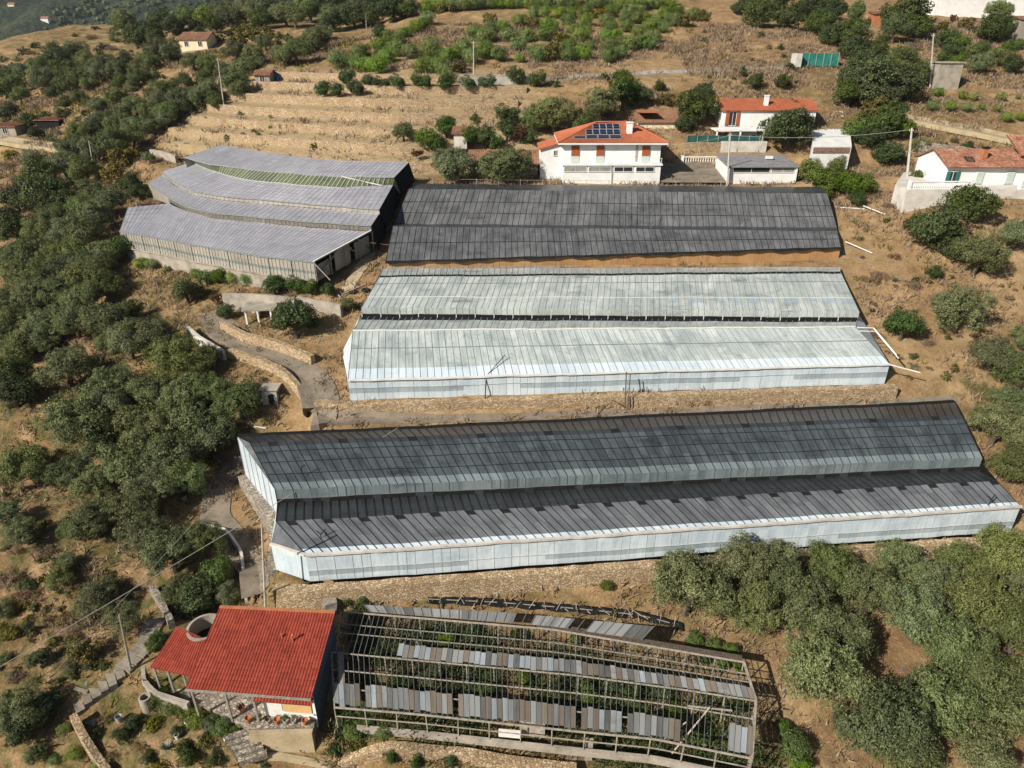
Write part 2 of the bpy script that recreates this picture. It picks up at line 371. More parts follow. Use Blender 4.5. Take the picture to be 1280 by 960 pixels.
ow = nt.nodes.new('ShaderNodeOutputWorld'); nt.links.new(sky.outputs[0], bg.inputs[0]); nt.links.new(bg.outputs[0], ow.inputs[0])
cam = bpy.data.cameras.new('camera'); co = bpy.data.objects.new('camera', cam); col.objects.link(co)
cam.sensor_fit = 'HORIZONTAL'; cam.angle = 2*math.atan(640/F); cam.clip_end = 6000; cam.clip_start = .5
co.location = (0, 0, CAMZ); co.rotation_euler = (R(90)-TH, 0, 0); scene.camera = co
vs = scene.view_settings; vs.view_transform = 'Standard'; vs.look = 'None'; vs.exposure = 0.36; vs.gamma = 1; vs.use_curve_mapping = False
scene.cycles.max_bounces = 5; scene.cycles.diffuse_bounces = 2; scene.cycles.glossy_bounces = 2; scene.cycles.transparent_max_bounces = 8
scene.cycles.use_adaptive_sampling = True
try:
    scene.cycles.use_denoising = True; scene.cycles.denoiser = 'OPENIMAGEDENOISE'
except Exception: pass
# ---------------------------------------------------------------- greenhouse kit
def rail(px, z):
    zs = z if isinstance(z, (list, tuple)) else [z]*len(px)
    return np.array([P(a, b, z=q) for (a, b), q in zip(px, zs)])
def resample(r, n):
    r = np.asarray(r, float); d = np.r_[0, np.cumsum(np.linalg.norm(np.diff(r, axis=0), axis=1))]
    t = np.linspace(0, d[-1], n+1)
    return np.stack([np.interp(t, d, r[:, k]) for k in range(3)], 1)
def wob(r, sd):
    g = np.random.default_rng(sd); i = np.arange(len(r)); r = r.copy(); r[:, 2] += .026*np.sin(i*.31+sd)+.016*np.sin(i*.83+sd*2)+g.normal(0, .012, len(r)); r[:, 1] += g.normal(0, .012, len(r)); return r
def lerp(a, b, t): return a*(1-t)+b*t
def sheet(mb, A, B, rows=(1.0,), mats=(0,), rng=None, sag=0.0, skip=None):
    """ruled sheet of panes from rail A (low) to rail B (high); rows = upper fraction of each band, mats = its material"""
    n = len(A)-1; u = np.r_[0, np.cumsum(np.linalg.norm(np.diff(A, axis=0), axis=1))]
    Ls = np.linalg.norm(B-A, axis=1)
    t0 = 0.0
    for t1, m in zip(rows, mats):
        for i in range(n):
            if skip and skip(i, t0): continue
            pts = [lerp(A[i], B[i], t0), lerp(A[i+1], B[i+1], t0), lerp(A[i+1], B[i+1], t1), lerp(A[i], B[i], t1)]
            mm = m(i) if callable(m) else m
            mb.quad(pts, [(u[i], Ls[i]*t0), (u[i+1], Ls[i]*t0), (u[i+1], Ls[i]*t1), (u[i], Ls[i]*t1)], mm)
        t0 = t1
def bars(mb, A, B, m, w=.05, hgt=.04, every=1, t0=0.0, t1=1.0):
    for i in range(0, len(A), every):
        a, b = lerp(A[i], B[i], t0), lerp(A[i], B[i], t1)
        j = min(i+1, len(A)-1); k = max(j-1, 0)
        nrm = np.cross(A[j]-A[k], b-a); nrm = nrm/(np.linalg.norm(nrm)+1e-9)
        if nrm[2] < -0.001 or (abs(nrm[2]) < .05 and nrm[1] > 0): nrm = -nrm
        mb.beam(a+nrm*hgt*.6, b+nrm*hgt*.6, w, hgt, m, up=nrm)
def along(mb, A, w, t, m, dz=0.0, dn=(0,0,0)):
    for a, b in zip(A[:-1], A[1:]): mb.beam(np.array(a)+[0,0,dz]+np.array(dn), np.array(b)+[0,0,dz]+np.array(dn), w, t, m)
FOOT = []; RUIN = []
Z45 = np.array([0, 0, CAMZ])

# ================= lower greenhouse: two netted bays above the ruined frame
n = 86
lgA = rail([(388,727),(1263,664)], -34.1)
lg_gut = lgA.copy(); lg_gut[:, 2] = CAMZ-31.72
lg_r1 = rail([(345,652),(1246,601)], -31.05)
lg_val = rail([(347,629),(1222,588)], -32.2)
lg_st = lg_val.copy(); lg_st[:, 2] = CAMZ-30.92
lg_r2 = rail([(312,553),(1202,519)], -29.45)
lg_bk = rail([(297,546),(1194,503)], -30.4)
lg_C = np.array([P(340,724,z=-34.1), P(338.5,679.5,z=-31.72)]); lg_C[0][:2] = lg_C[1][:2]
A, Gt, r1, va, st, r2, bk = [wob(resample(q, n), k) for k, q in enumerate((lgA, lg_gut, lg_r1, lg_val, lg_st, lg_r2, lg_bk))]
T = thing('greenhouse', 'long two-bay greenhouse under black net, bluish front wall, above the ruined frame and red cottage', 'greenhouse', (A[n//2][0], A[n//2][1]+7, A[0][2]), 'greenhouses on the hillside')
b = MB(); sheet(b, A, Gt, (.2, .4, .93, 1.0), (0, lambda i: 1 if (i//9) % 4 != 2 else 0, 0, 3)); bars(b, A, Gt, 2, .02, .015)
along(b, lerp(A, Gt, .4), .04, .03, 2, 0, (0,-.03,0))
q = [lg_C[0], A[0], Gt[0], lg_C[1]]; b.quad(q, [(0,0),(3,0),(3,2.4),(0,2.4)], 0)
b.build('front_wall', [M['g_wall'], M['g_band'], M['bar_light'], M['white_metal']], T)
b = MB(); along(b, np.vstack([[lg_C[1]], Gt]), .22, .16, 0, .04, (0,-.08,0)); b.build('gutter', M['pale_concrete'], T)
b = MB(); sheet(b, Gt, r1, (.16, .86, 1.0), (1, 0, lambda i: 2 if i % 4 == 1 else 0)); bars(b, Gt, r1, 3, .035, .035)
b.quad([lg_C[1], Gt[0], r1[0]], [(0,0),(3,0),(0,3)], 0); b.build('front_roof_slope', [M['g_slate'], M['g_wall'], M['dark'], M['bar_dark']], T)
b = MB(); sheet(b, va, r1, (.82, 1.0), (0, lambda i: 0)); bars(b, va, r1, 1, .05, .05); b.build('back_roof_slope', [M['g_darkback'], M['bar_dark']], T)
for i in range(1, n, 3):   # small posts that carry the netting wire over the ridge
    b = MB(); b.tube([r1[i]-[0,0,.05], r1[i]+[0,0,.42]], .02, 4); b.build('netting_post', M['bar_dark'], T)
b = MB(); along(b, r1[1::3], .02, .02, 0, .42); b.build('netting_wire', M['bar_dark'], T)
b = MB(); sheet(b, va, st, (.34, 1.0), (lambda i: 2 if (i % 6 != 5 and i % 13 != 3) else 3, 1)); bars(b, va, st, 0, .03, .03, t0=.34); along(b, lerp(va, st, .34), .05, .04, 0, 0, (0,-.03,0))
b.build('vent_strip', [M['bar'], M['g_pale'], M['dark'], M['g_darkback']], T)
b = MB(); sheet(b, st, r2, (.14, .9, 1.0), (1, 0, lambda i: 2 if i % 8 == 2 else 3)); bars(b, st, r2, 4, .035, .035)
for t in (.3, .55, .78): along(b, lerp(st, r2, t), .04, .03, 4, .05)
b.build('upper_roof_slope', [M['g_teal'], M['g_pale'], M['dark'], M['g_darkback'], M['bar_dark']], T)
b = MB(); sheet(b, bk, r2); bars(b, bk, r2, 1, .05, .05)
for i in range(2, n, 3): b.tube([lerp(bk[i], r2[i], .5), lerp(bk[i], r2[i], .5)+[0,0,.55]], .02, 4, 1)
b.build('upper_back_slope', [M['g_darkback'], M['bar_dark']], T)
b = MB(); base = [A[-1], Gt[-1], r1[-1], va[-1], st[-1], r2[-1], bk[-1], bk[-1]-[0,0,2.2]]
b.quad(base[::-1], [(p[1], p[2]) for p in base[::-1]], 0); b.build('end_wall', [M['g_slate']], T)
b = MB(); e0 = P(294.7,607,z=-34.4); e0[:2] = bk[0][:2]; f0 = va[0].copy(); f0[2] = CAMZ-33.6
K = 6; a_ = resample([f0, e0], K); c_ = resample([st[0], bk[0]], K); sheet(b, a_, c_, (.45, 1.0), (0, 0)); bars(b, a_, c_, 1, .05, .04)
b.quad([lg_C[0], lg_C[1], r1[0], va[0], f0], [(0,0),(0,2),(2,3),(6,2),(6,0)], 0)
b.build('glazed_end_wall', [M['g_wall'], M['bar_light']], T)
b = MB(); b.quad([st[0], bk[0], r2[0]], [(0,0),(7,0),(6,2)], 0); b.build('hip_slope', [M['g_slate']], T)
b = MB(); run = [Gt[-1], r1[-1], va[-1]+[0,0,.8], st[-1], r2[-1], bk[-1]]; rr = resample(run, 24)
for i in range(24):
    o0 = np.array([.25+.5*math.sin(i*.9)**2, .1, -1.6-.8*math.sin(i*.5)**2]); o1 = np.array([.25+.5*math.sin((i+1)*.9)**2, .1, -1.6-.8*math.sin((i+1)*.5)**2])
    b.quad([rr[i]+[0,0,.06], rr[i+1]+[0,0,.06], rr[i+1]+o1, rr[i]+o0])
b.build('side_net', M['black_net'], T)
b = MB(); along(b, bk, .5, .05, 0, .03, (0, .1, 0)); b.build('net_roll', M['black_net'], T)
for q in ((400,671),(1237,627)):
    c = P(*q, z=-31.3); b = MB()
    b.tube([c-[0,0,.4], c+[.1,0,.25], c+[.4,.2,.5]], .04, 6); b.tube([c+[.1,0,.2], c+[-.2,.1,.45]], .035, 6); b.build('vent_winch', M['dark'], T)
c = P(377,587,z=-29.9); b = MB(); b.tube([c-[0,0,.4], c+[0,0,.25], c+[.3,.1,.35]], .045, 6); b.build('vent_winch', M['dark'], T)
FOOT.append([p[:2] for p in (A[0], A[-1], bk[-1], bk[0], va[0], lg_C[0])])

# ================= middle greenhouse: whitewashed, two bays
n = 78
mA = rail([(438,501.5),(1105,480)], -29.6); mG = mA.copy(); mG[:, 2] = CAMZ-27.5
m1 = rail([(441,413.5),(1069,409)], -25.15); mv = rail([(453,396),(1071,401)], -25.6); ms = mv.copy(); ms[:, 2] = CAMZ-24.6
m2 = rail([(475,344),(1050,339)], -22.95); mb_ = rail([(478,336),(1050,333.5)], -23.2)
A, Gt, r1, va, st, r2, bk = [wob(resample(q, n), k) for k, q in enumerate((mA, mG, m1, mv, ms, m2, mb_))]
T = thing('greenhouse', 'pale whitewashed glass greenhouse in two bays between the two black-netted ones', 'greenhouse', (A[n//2][0], A[n//2][1]+8, A[0][2]), 'greenhouses on the hillside')
b = MB(); sheet(b, A, Gt, (.36, .58, 1.0), (0, lambda i: 1 if (i//8) % 5 != 2 else 0, 0)); bars(b, A, Gt, 2, .02, .015); along(b, lerp(A, Gt, .62), .04, .03, 2, 0, (0,-.03,0))
b.build('front_wall', [M['g_wall'], M['g_band'], M['bar_light']], T)
b = MB(); along(b, Gt, .2, .14, 0, .03, (0,-.08,0)); b.build('gutter', M['white_metal'], T)
b = MB(); sheet(b, Gt, r1, (.22, .62, 1.0), (1, 0, 0)); bars(b, Gt, r1, 2, .03, .03); along(b, lerp(Gt, r1, .62), .05, .04, 2, .05)
b.build('front_roof_slope', [M['g_mid2'], M['g_wall'], M['bar_mid']], T)
b = MB(); along(b, r1, .16, .10, 0, .05); b.build('ridge_cap', M['white_metal'], T)
b = MB(); sheet(b, va, r1, (.22, 1.0), (1, 0)); bars(b, va, r1, 2, .03, .03); b.build('back_roof_slope', [M['g_mid'], M['dark'], M['bar_light']], T)
b = MB(); sheet(b, va, st, (.35, 1.0), (1, 0)); bars(b, va, st, 2, .04, .04, t0=.3)
for i in range(0, n, 3): b.beam(va[i]+[0,-.05,.0], va[i]+[0,-.05,.4], .07, .05, 3)
b.build('vent_strip', [M['g_mid'], M['dark'], M['bar_light'], M['white_metal']], T)
b = MB(); sheet(b, st, r2, (.18, .30, .94, 1.0), (0, lambda i: 3 if (i > 48 and i % 5 != 0 and (i*7) % 3) else 0, 0, 1)); bars(b, st, r2, 2, .03, .03); along(b, lerp(st, r2, .31), .06, .05, 4, .05); along(b, lerp(st, r2, .72), .04, .03, 2, .05)
b.build('upper_roof_slope', [M['g_mid'], M['dark'], M['bar_mid'], M['g_band'], M['white_metal']], T)
b = MB(); sheet(b, bk, r2); bars(b, bk, r2, 1, .04, .04); b.build('upper_back_slope', [M['g_mid'], M['bar_light']], T)
for nm, i in (('end_wall', -1), ('end_wall', 0)):
    b = MB(); base = [A[i], Gt[i], r1[i], va[i], st[i], r2[i], bk[i], bk[i]-[0,0,1.4]]
    if i == 0: base.insert(1, P(427.5, 440, z=-27.9))
    b.quad(base, [(p[1], p[2]) for p in base], 0); b.build(nm, [M['g_wall']], T)
b = MB(); rr = [r1[-1]+[0,-.4,.1], r1[-1]+[1.6,-.4,.05], r1[-1]+[2.9,-3.0,-1.6]]
b.tube(rr, .06, 8); b.tube([p+np.array([0,-.5,-.15]) for p in rr], .05, 8)
b.tube([lerp(Gt[-1], r1[-1], 0)+[-.5,0,.1], Gt[-1]+[2.6,-.8,-.5]], .06, 8); b.build('drain_pipe', M['white_metal'], T)
b = MB(); b.tube([P(605,519,y=54.6), P(607,487,y=55.2), P(608,470,y=55.6)], .045, 8); b.tube([P(608,470,y=55.6), P(631,444,z=-26.2)], .035, 8); b.build('flue_pipe', M['dark'], T)
b = MB(); c = P(781,512,y=54.7); b.tube([c, P(783,465,y=55.3)], .05, 6); b.tube([c+[.25,0,0], P(788,468,y=55.3)], .05, 6); b.tube([c+[0,0,.2], c+[-1.2,0,1.0]], .04, 6); b.build('standpipe', M['bark'], T)
b = MB(); b.quad([bk[0]+[0,0,.02], st[0], st[0]-[.8,.3,1.4], bk[0]-[.8,0,1.5]]); b.build('side_net', M['black_net'], T)
FOOT.append([p[:2] for p in (A[0], A[-1], bk[-1], bk[0])])

# ================= upper greenhouse: black net over the glass
n = 74
kA = rail([(480,333),(1050,336)], [-23.25, -24.2]); kG = rail([(482,327),(1051,309)], [-22.4, -21.7])
kA[1][:2] = kG[1][:2]; kA[0][:2] = kG[0][:2]
k1 = rail([(491,283),(1046.7,289)], -20.65); kv = rail([(493,279.5),(1046,284.5)], -20.95)
k2 = rail([(510.7,236),(1034,242)], -17.9); kb = rail([(514,229.5),(1028,234)], -17.75)
A, Gt, r1, va, r2, bk = [wob(resample(q, n), k) for k, q in enumerate((kA, kG, k1, kv, k2, kb))]
T = thing('greenhouse', 'greenhouse wrapped in black shade net with a tan sheeted front strip, below the white villa', 'greenhouse', (A[n//2][0], A[n//2][1]+8, A[0][2]), 'greenhouses on the hillside')
b = MB(); sheet(b, A, Gt, (.25, 1.0), (1, 0)); bars(b, A, Gt, 1, .03, .03); b.build('front_wall', [M['orange_wall'], M['pale_wood']], T)
b = MB(); sheet(b, Gt, r1, (.45, 1.0), (0, 0)); bars(b, Gt, r1, 1, .035, .035); along(b, lerp(Gt, r1, .5), .04, .04, 1, .05); b.build('front_roof_slope', [M['g_black'], M['bar_dark']], T)
b = MB(); sheet(b, va, r1); b.build('valley', [M['g_darkback']], T)
b = MB(); sheet(b, va, r2, (.5, 1.0), (0, 0)); bars(b, va, r2, 2, .035, .035)
for t in (.3, .62): along(b, lerp(va, r2, t), .04, .04, 2, .05)
b.build('upper_roof_slope', [M['g_black'], M['dark'], M['bar_dark']], T)
b = MB(); sheet(b, bk, r2); b.build('upper_back_slope', [M['g_darkback']], T)
b = MB(); dr = Gt+np.array([0,-.35,0]); 
for i in range(n):
    d0, d1 = .12+.1*math.sin(i*1.7)+.08*math.sin(i*.6), .12+.1*math.sin((i+1)*1.7)+.08*math.sin((i+1)*.6)
    b.quad([Gt[i]+[0,0,.05], Gt[i+1]+[0,0,.05], dr[i+1]-[0,0,d1], dr[i]-[0,0,d0]])
b.build('net_hem', M['black_net'], T)
for i, sx in ((-1, 1), (0, -1)):
    b = MB(); base = [A[i], Gt[i], r1[i], va[i], r2[i], bk[i], bk[i]-[0,0,2.0]]
    b.quad(base, [(p[1], p[2]) for p in base], 0); b.build('end_wall', [M['black_net']], T)
b = MB()
for i in range(0, n+1, 4): b.tube([bk[i]-[0,0,.3], bk[i]+[0,0,.75]], .035, 5)
along(b, bk[::4], .03, .03, 0, .6); b.build('back_fence_rail', M['grey_metal'], T)
b = MB(); c = P(1027,298,z=-21.0); b.tube([c-[0,0,.4], c+[.1,0,.25], c+[-.3,0,.4]], .04, 6); b.build('vent_winch', M['dark'], T)
FOOT.append([p[:2] for p in (A[0], A[-1], bk[-1], bk[0])])

# ================= grey terraced greenhouse on the left, stepped round the spur
T = thing('greenhouse', 'grey weathered greenhouse in curved steps around the hillside left of the black one', 'greenhouse', (-34, 90, P(250,300,z=-21)[2]-2), 'greenhouses on the hillside')
n = 62
def rs(px, z): return wob(resample(rail(px, z), n), len(px))
f0 = rs([(392,328),(331.5,321),(281,313),(231,304),(180,294),(150,288.5)], -21.6)
u0 = rs([(464,290),(399,285),(331.5,279),(264,272),(231,263.5),(211,254),(160,259.5)], -20.35)
f1 = rs([(464,282.6),(399,278),(331.5,272.5),(264,266),(231,257.4),(211,247),(185,229)], -19.7)
u1 = rs([(474,267.5),(399,260),(331.5,254),(281,249.5),(241,243),(217,231.5),(203,219)], -19.2)
f2 = rs([(474,262.4),(399,255.7),(331.5,250),(281,245.6),(241,239),(217,227),(202,215)], -18.7)
u2 = rs([(491,232),(425.6,234.6),(365,230.5),(318,226),(288,220.5),(264,213),(240,203)], -17.35)
f3 = rs([(493,222),(432,221),(392,219),(345,215.4),(298,210),(264,206),(231,197)], -16.3)
u3 = rs([(511,202.5),(432,201),(378.6,197),(318,188.5),(274,181)], -15.05)
def slope(nm, lo, hi, mats, wob=True):
    b = MB(); rj = random.Random(len(nm))
    sheet(b, lo, hi, (.17, .34, .5, .67, .84, 1.0), (lambda i: 2 if rj.random() < .0025 else 0,)*6); bars(b, lo, hi, 1, .035, .02)
    for t in (.17, .34, .5, .67, .84): along(b, lerp(lo, hi, t), .035, .02, 1, .02)
    along(b, lo, .14, .1, 1, .0, (0,-.06,0)); b.build(nm, mats, T)
gm = [M['g_grey'], M['bar_mid'], M['dark']]
slope('roof_slope', f0, u0, gm); slope('roof_slope', f1, u1, gm); slope('roof_slope', f2, u2, gm); slope('roof_slope', f3, u3, gm)
fa1 = rs([(464,282.6),(399,278),(331.5,272.5),(264,266),(231,257.4),(211,247)], -19.7); ua1 = fa1.copy(); ua1[:, 2] = u0[0][2]-.02
fa2 = f2.copy(); ua2 = f2.copy(); ua2[:, 2] = u1[0][2]-.02
for lo, hi in ((ua1, fa1), (ua2, fa2)):
    sheet(b, lo, hi); bars(b, lo, hi, 1, .05, .04); along(b, hi, .12, .1, 1, 0, (0,-.05,0)); b.build('fascia', [M['g_greywall'], M['bar_light']], T)
b = MB(); e1 = [fa1[-1], lerp(fa1[-1], f1[-1], .5), f1[-1]]; b.quad([e1[0]-[0,0,1.0], e1[0], e1[2], e1[2]-[0,0,2.2]], [(0,0),(0,1),(4,1),(4,0)]); b.quad([f1[-1]-[0,0,2.4], f1[-1], u1[-1], u1[-1]-[0,0,2.4]], [(0,0),(0,2),(4,2),(4,0)]); b.build('end_fascia', [M['g_greywall']], T)
b = MB(); sheet(b, u2, f3); bars(b, u2, f3, 1, .09, .06); along(b, f3, .14, .12, 1); along(b, u2, .12, .1, 1); b.beam(u2[2]+[0,-.3,.1], f3[11]+[0,-.3,.1], .15, .1, 2); b.build('glazed_wall', [M['g_green'], M['bar_light'], M['white_metal']], T)
bs = f0.copy(); bs[:, 2] -= 2.05; b = MB(); sheet(b, bs, f0, (.34, .5, 1.0), (2, 1, 0)); bars(b, bs, f0, 3, .05, .05)
for i in range(0, n+1, 6): b.beam(bs[i]+[0,-.08,0], f0[i]+[0,-.08,0], .08, .08, 3)
b.build('front_wall', [M['g_greywall'], M['g_darkband'], M['g_greywall'], M['bar_light']], T)
bb = bs.copy(); bb[:, 2] -= 3.2; b = MB(); sheet(b, bb+[0,-.06,0], bs+[0,-.06,0]); along(b, bs, .3, .12, 0, 0, (0,-.05,0)); b.build('base_wall', [M['rough_concrete']], T)
b = MB(); prof = [f0[0], u0[0], f1[0], u1[0], f2[0], u2[0], f3[0], u3[0]]
for p0, p1 in zip(prof[1:-1], prof[2:]): b.quad([p0, p1, p1-[-.7,0,2.4], p0-[-.7,0,2.4]])
b.build('side_net', M['black_net'], T)
for lo, hi in ((f0, u0), (f1, u1), (f2, u2), (f3, u3)):
    b = MB(); b.quad([lo[-1]-[0,0,2.2], lo[-1], hi[-1], hi[-1]-[0,0,2.2]], [(0,0),(0,2),(6,2),(6,0)]); b.build('end_wall', [M['g_greywall']], T)
b = MB(); p_, q_ = lerp(f0[0], u0[0], .35), lerp(f0[0], u0[0], .62); b.quad([p_-[.15,0,2.3], p_-[.15,0,.1], q_-[.15,0,.1], q_-[.15,0,2.3]], [(0,0),(0,2),(3,2),(3,0)]); b.build('end_panel', [M['g_greywall']], T)
b = MB(); p_, q_ = lerp(f0[0], u0[0], .04), lerp(f0[0], u0[0], .27); b.quad([p_-[.2,0,2.3], p_-[.2,0,.6], q_-[.2,0,.5], q_-[.2,0,2.3]], [(0,0),(0,2),(3,2),(3,0)]); b.build('end_panel', [M['rough_concrete']], T)
b = MB(); p_, q_ = lerp(f0[0], u0[0], .7), lerp(f0[0], u0[0], .97); b.quad([p_-[.15,0,2.3], p_-[.15,0,.3], q_-[.15,0,.3], q_-[.15,0,2.3]], [(0,0),(0,2),(3,2),(3,0)]); b.build('end_panel', [M['g_greywall']], T)
b = MB(); b.beam(f0[0]+[0,0,.1], u0[0]+[0,0,.15], .2, .12); b.build('edge_beam', M['white_metal'], T)
for t in (0, .25, .5, .75, 1.0):
    p = lerp(f0[0], u0[0], t); b = MB(); b.beam(p+[.1,0,-2.3], p+[.1,0,0], .12, .12); b.build('end_post', M['pale_wood'], T)
for q in ((f0[0]-[0,0,2], lerp(f0[0], u0[0], .4)), (f0[0]+[0,0,0], f0[0]+[1.6,-.2,-1.9]), (lerp(f0[0], u0[0], .5), lerp(f0[0], u0[0], .8)-[0,0,2])):
    b = MB(); b.beam(*q, .12, .1); b.build('brace', M['pale_wood'], T)
FOOT.append([p[:2] for p in (f0[0], f0[n//2], f0[-1], u1[-1], u3[-1], u3[n//2], u3[0])])

# ================= ruined glasshouse frame at the bottom
T = thing('ruined_greenhouse', 'collapsed old greenhouse frame with loose grey panes and white posts beside the red cottage', 'greenhouse', (1, 31, P(680,860,z=-37)[2]), 'greenhouses on the hillside')
n = 40
def beam_rail(px, z): return resample(rail(px, z), n)
rA = beam_rail([(430,765),(690,787),(930,828)], -34.55)
rC = beam_rail([(414,815),(560,829),(720,844),(855,862),(945,876)], -35.1)
rF = beam_rail([(418,884),(525,893),(720,914),(820,924),(940,948)], -35.62)
rK = resample(rail([(455,756),(640,766),(818,783)], -34.3), 30)
b = MB()
along(b, rA, .09, .08, 0, .02); b.build('ridge_beam', M['pale_wood'], T)
for q, wd in ((lerp(rA, rC, .3), .045), (lerp(rA, rC, .52), .05)):
    b = MB(); along(b, q, wd, .05, 0, -.03); b.build('purlin', M['wood'], T)
b = MB(); along(b, rC, .07, .06, 0, -.02); b.build('middle_beam', M['pale_wood'], T)
for t in (.33, .66):
    b = MB(); along(b, lerp(rC, rF, t)[:(33 if t > .5 else None)], .06, .05, 0, -.03); b.build('purlin', M['pale_wood'], T)
b = MB(); along(b, rF, .085, .08, 0, -.02); b.build('eave_beam', M['pale_wood'], T)
b = MB(); fr = rF.copy(); fr[:, 2] -= .8; along(b, fr, .05, .05, 0); b.build('side_rail', M['pale_wood'], T)
def rafters(a, c, n_, nm):
    aa, cc = resample(a, n_), resample(c, n_)
    b = MB()
    for i in range(n_+1):
        if random.random() < .93: b.beam(aa[i], cc[i], .028, .04, 0)
    b.build(nm, M['bar'], T); return aa, cc
ra = rafters(rA, rC, 74, 'glazing_rafters'); rb = rafters(rC, rF, 74, 'glazing_rafters')
def panes(a, c, t0, t1, idx, drop=.12):
    for i in idx:
        if random.random() < drop: continue
        s0 = t0+random.uniform(-.02, .02); s1 = t1+random.uniform(-.02, .02); lift = np.array([0,0,.05+random.uniform(0,.03)])
        b = MB(); q = [lerp(a[i], c[i], s1), lerp(a[i+1], c[i+1], s1), lerp(a[i+1], c[i+1], s0), lerp(a[i], c[i], s0)]
        g = [lerp(q[0], q[1], .04), lerp(q[0], q[1], .96), lerp(q[3], q[2], .96), lerp(q[3], q[2], .04)]
        u = i*.62+.05; b.quad([p+lift for p in g], [(u,0),(u+.5,0),(u+.5,1),(u,1)]); b.quad([p+lift-[0,0,.012] for p in g[::-1]], [(u,0),(u+.5,0),(u+.5,1),(u,1)])
        b.build('glass_pane', M[random.choice(['g_pane']*5+['g_pane_brown']*3+['g_pane_blue']*2)], T)
panes(*ra, .68, .97, [i for i in range(12, 74)], .02)
panes(*rb, .58, .95, [i for i in range(0, 62) if i not in (5, 22)], .02)
panes(*rb, .5, .95, [70, 71, 72, 73], 0)
kk0, kk1 = rK, resample(rA[3:31], 30)
b = MB(); sheet(b, lerp(kk0, kk1, .75), kk0, (1.0,), (0,), skip=lambda i, t: i in (16, 17, 22, 23)); bars(b, lerp(kk0, kk1, .75), kk0, 1, .04, .04); b.build('back_roof_panes', [M['g_pane'], M['bar']], T)
b = MB(); gt = rA[20:]; along(b, gt, .55, .08, 0, -.12, (0, .35, 0)); b.build('debris_gutter', M['bark'], T)
def posts(r_, n_, drop, w_=.06):
    rr = resample(r_, n_)
    for p in rr:
        g = gz(p[0], p[1]); g = max(g, p[2]-drop)-.1
        b = MB(); b.beam([p[0], p[1], g], [p[0]+random.uniform(-.05,.05), p[1], p[2]], w_, w_); b.build('post', M['pale_wood'], T)
posts(rA, 15, 2.3); posts(rC, 15, 2.2); posts(rF, 13, 1.7)
b = MB(); ft = rF.copy(); ft[:, 2] -= 1.55; f1_ = ft.copy(); f1_[:, 2] -= .5; along(b, lerp(ft, f1_, .5)[2:], .2, .5, 0); b.build('base_kerb', M['rough_concrete'], T)
b = MB(); e = [rA[-1], rC[-1], rF[-1]]; along(b, np.array(e), .14, .1, 0)
b.build('end_beam', M['wood'], T)
for t in (.2, .4, .6, .8, 1.0): p = lerp(rC[-1], rF[-1], t); b = MB(); b.beam(p, p-[0,0,1.7], .08, .08); b.build('post', M['wood'], T)
b = MB(); b.beam(lerp(rC[33], rF[33], .95)-[0,0,1.2], lerp(rC[36], rF[36], .3)+[0,0,.2], .08, .06); b.beam(lerp(rC[34], rF[34], .3), lerp(rC[38], rF[38], .25), .08, .06); b.beam(lerp(rC[32], rF[32], .7)-[0,0,1.5], lerp(rC[34], rF[34], .6), .06, .06); b.build('fallen_rafter', M['pale_wood'], T)
b = MB(); b.beam(rA[0]+[-.2,0,0], rC[0]+[.3,0,0], .06, .06); b.beam(rC[0], rF[0], .08, .07); b.beam(rC[0]+[.6,0,0], rF[0]+[.5,0,0], .35, .04)
b.build('end_rafter', M['wood'], T)
RUIN += [p[:2] for p in (rF[0], rF[-1], rA[-1], rK[-1], rK[0], rA[0])]
b = MB(); p0 = P(650,905,z=-36.2); p1 = P(681,909,z=-36.2); b.box(lerp(p0, p1, .5)-[0,0,.25], (1.5, .12, 1.3), -.12); b.build('board_door', M['pale_wood'], T)
b = MB(); b.box(P(637,917,z=-36.6), (1.3, .1, .6), -.1); b.build('white_board', M['white_metal'], T)
b = MB(); p = P(736,938,z=-37.6); b.box(p+[0,0,.1], (.42, .12, 1.9), 0); b.build('board_gate', M['pale_wood'], T)
# ---------------------------------------------------------------- ground sheet
def inside(poly, X, Y):
    r = np.zeros(X.shape, bool); n = len(poly)
    for i in range(n):
        x0, y0 = poly[i]; x1, y1 = poly[(i+1) % n]
        c = ((y0 > Y) != (y1 > Y)); xx = (x1-x0)*(Y-y0)/(y1-y0+1e-12)+x0
        r ^= c & (X < xx)
    return r
def axis(lo, a, b_, hi, st, g):
    v = list(np.arange(a, b_, st)); s = st
    while v[-1] < hi: s *= g; v.append(v[-1]+s)
    s = st; f = [a]
    while f[-1] > lo: s *= g; f.append(f[-1]-s)
    return np.array(f[:0:-1]+v)
xs = axis(-520, -75, 75, 420, .62, 1.045); ys = axis(-30, 20, 140, 760, .55, 1.03)
X, Y = np.meshgrid(xs, ys); Zg = h(X, Y)
for poly in FOOT:
    c = np.mean(poly, axis=0); pp = [c+(np.array(p)-c)*.94 for p in poly]
    Zg = Zg-inside(pp, X, Y)*1.6
nx, ny = len(xs), len(ys)
me = bpy.data.meshes.new('ground')
V = np.stack([X.ravel(), Y.ravel(), Zg.ravel()], 1)
I = np.arange(nx*ny).reshape(ny, nx)
Fq = np.stack([I[:-1, :-1].ravel(), I[:-1, 1:].ravel(), I[1:, 1:].ravel(), I[1:, :-1].ravel()], 1)
me.vertices.add(len(V)); me.vertices.foreach_set('co', V.ravel())
me.loops.add(Fq.size); me.loops.foreach_set('vertex_index', Fq.ravel())
me.polygons.add(len(Fq)); me.polygons.foreach_set('loop_start', np.arange(0, Fq.size, 4)); me.polygons.foreach_set('loop_total', np.full(len(Fq), 4))
me.polygons.foreach_set('use_smooth', np.ones(len(Fq), bool)); me.update(); me.validate()
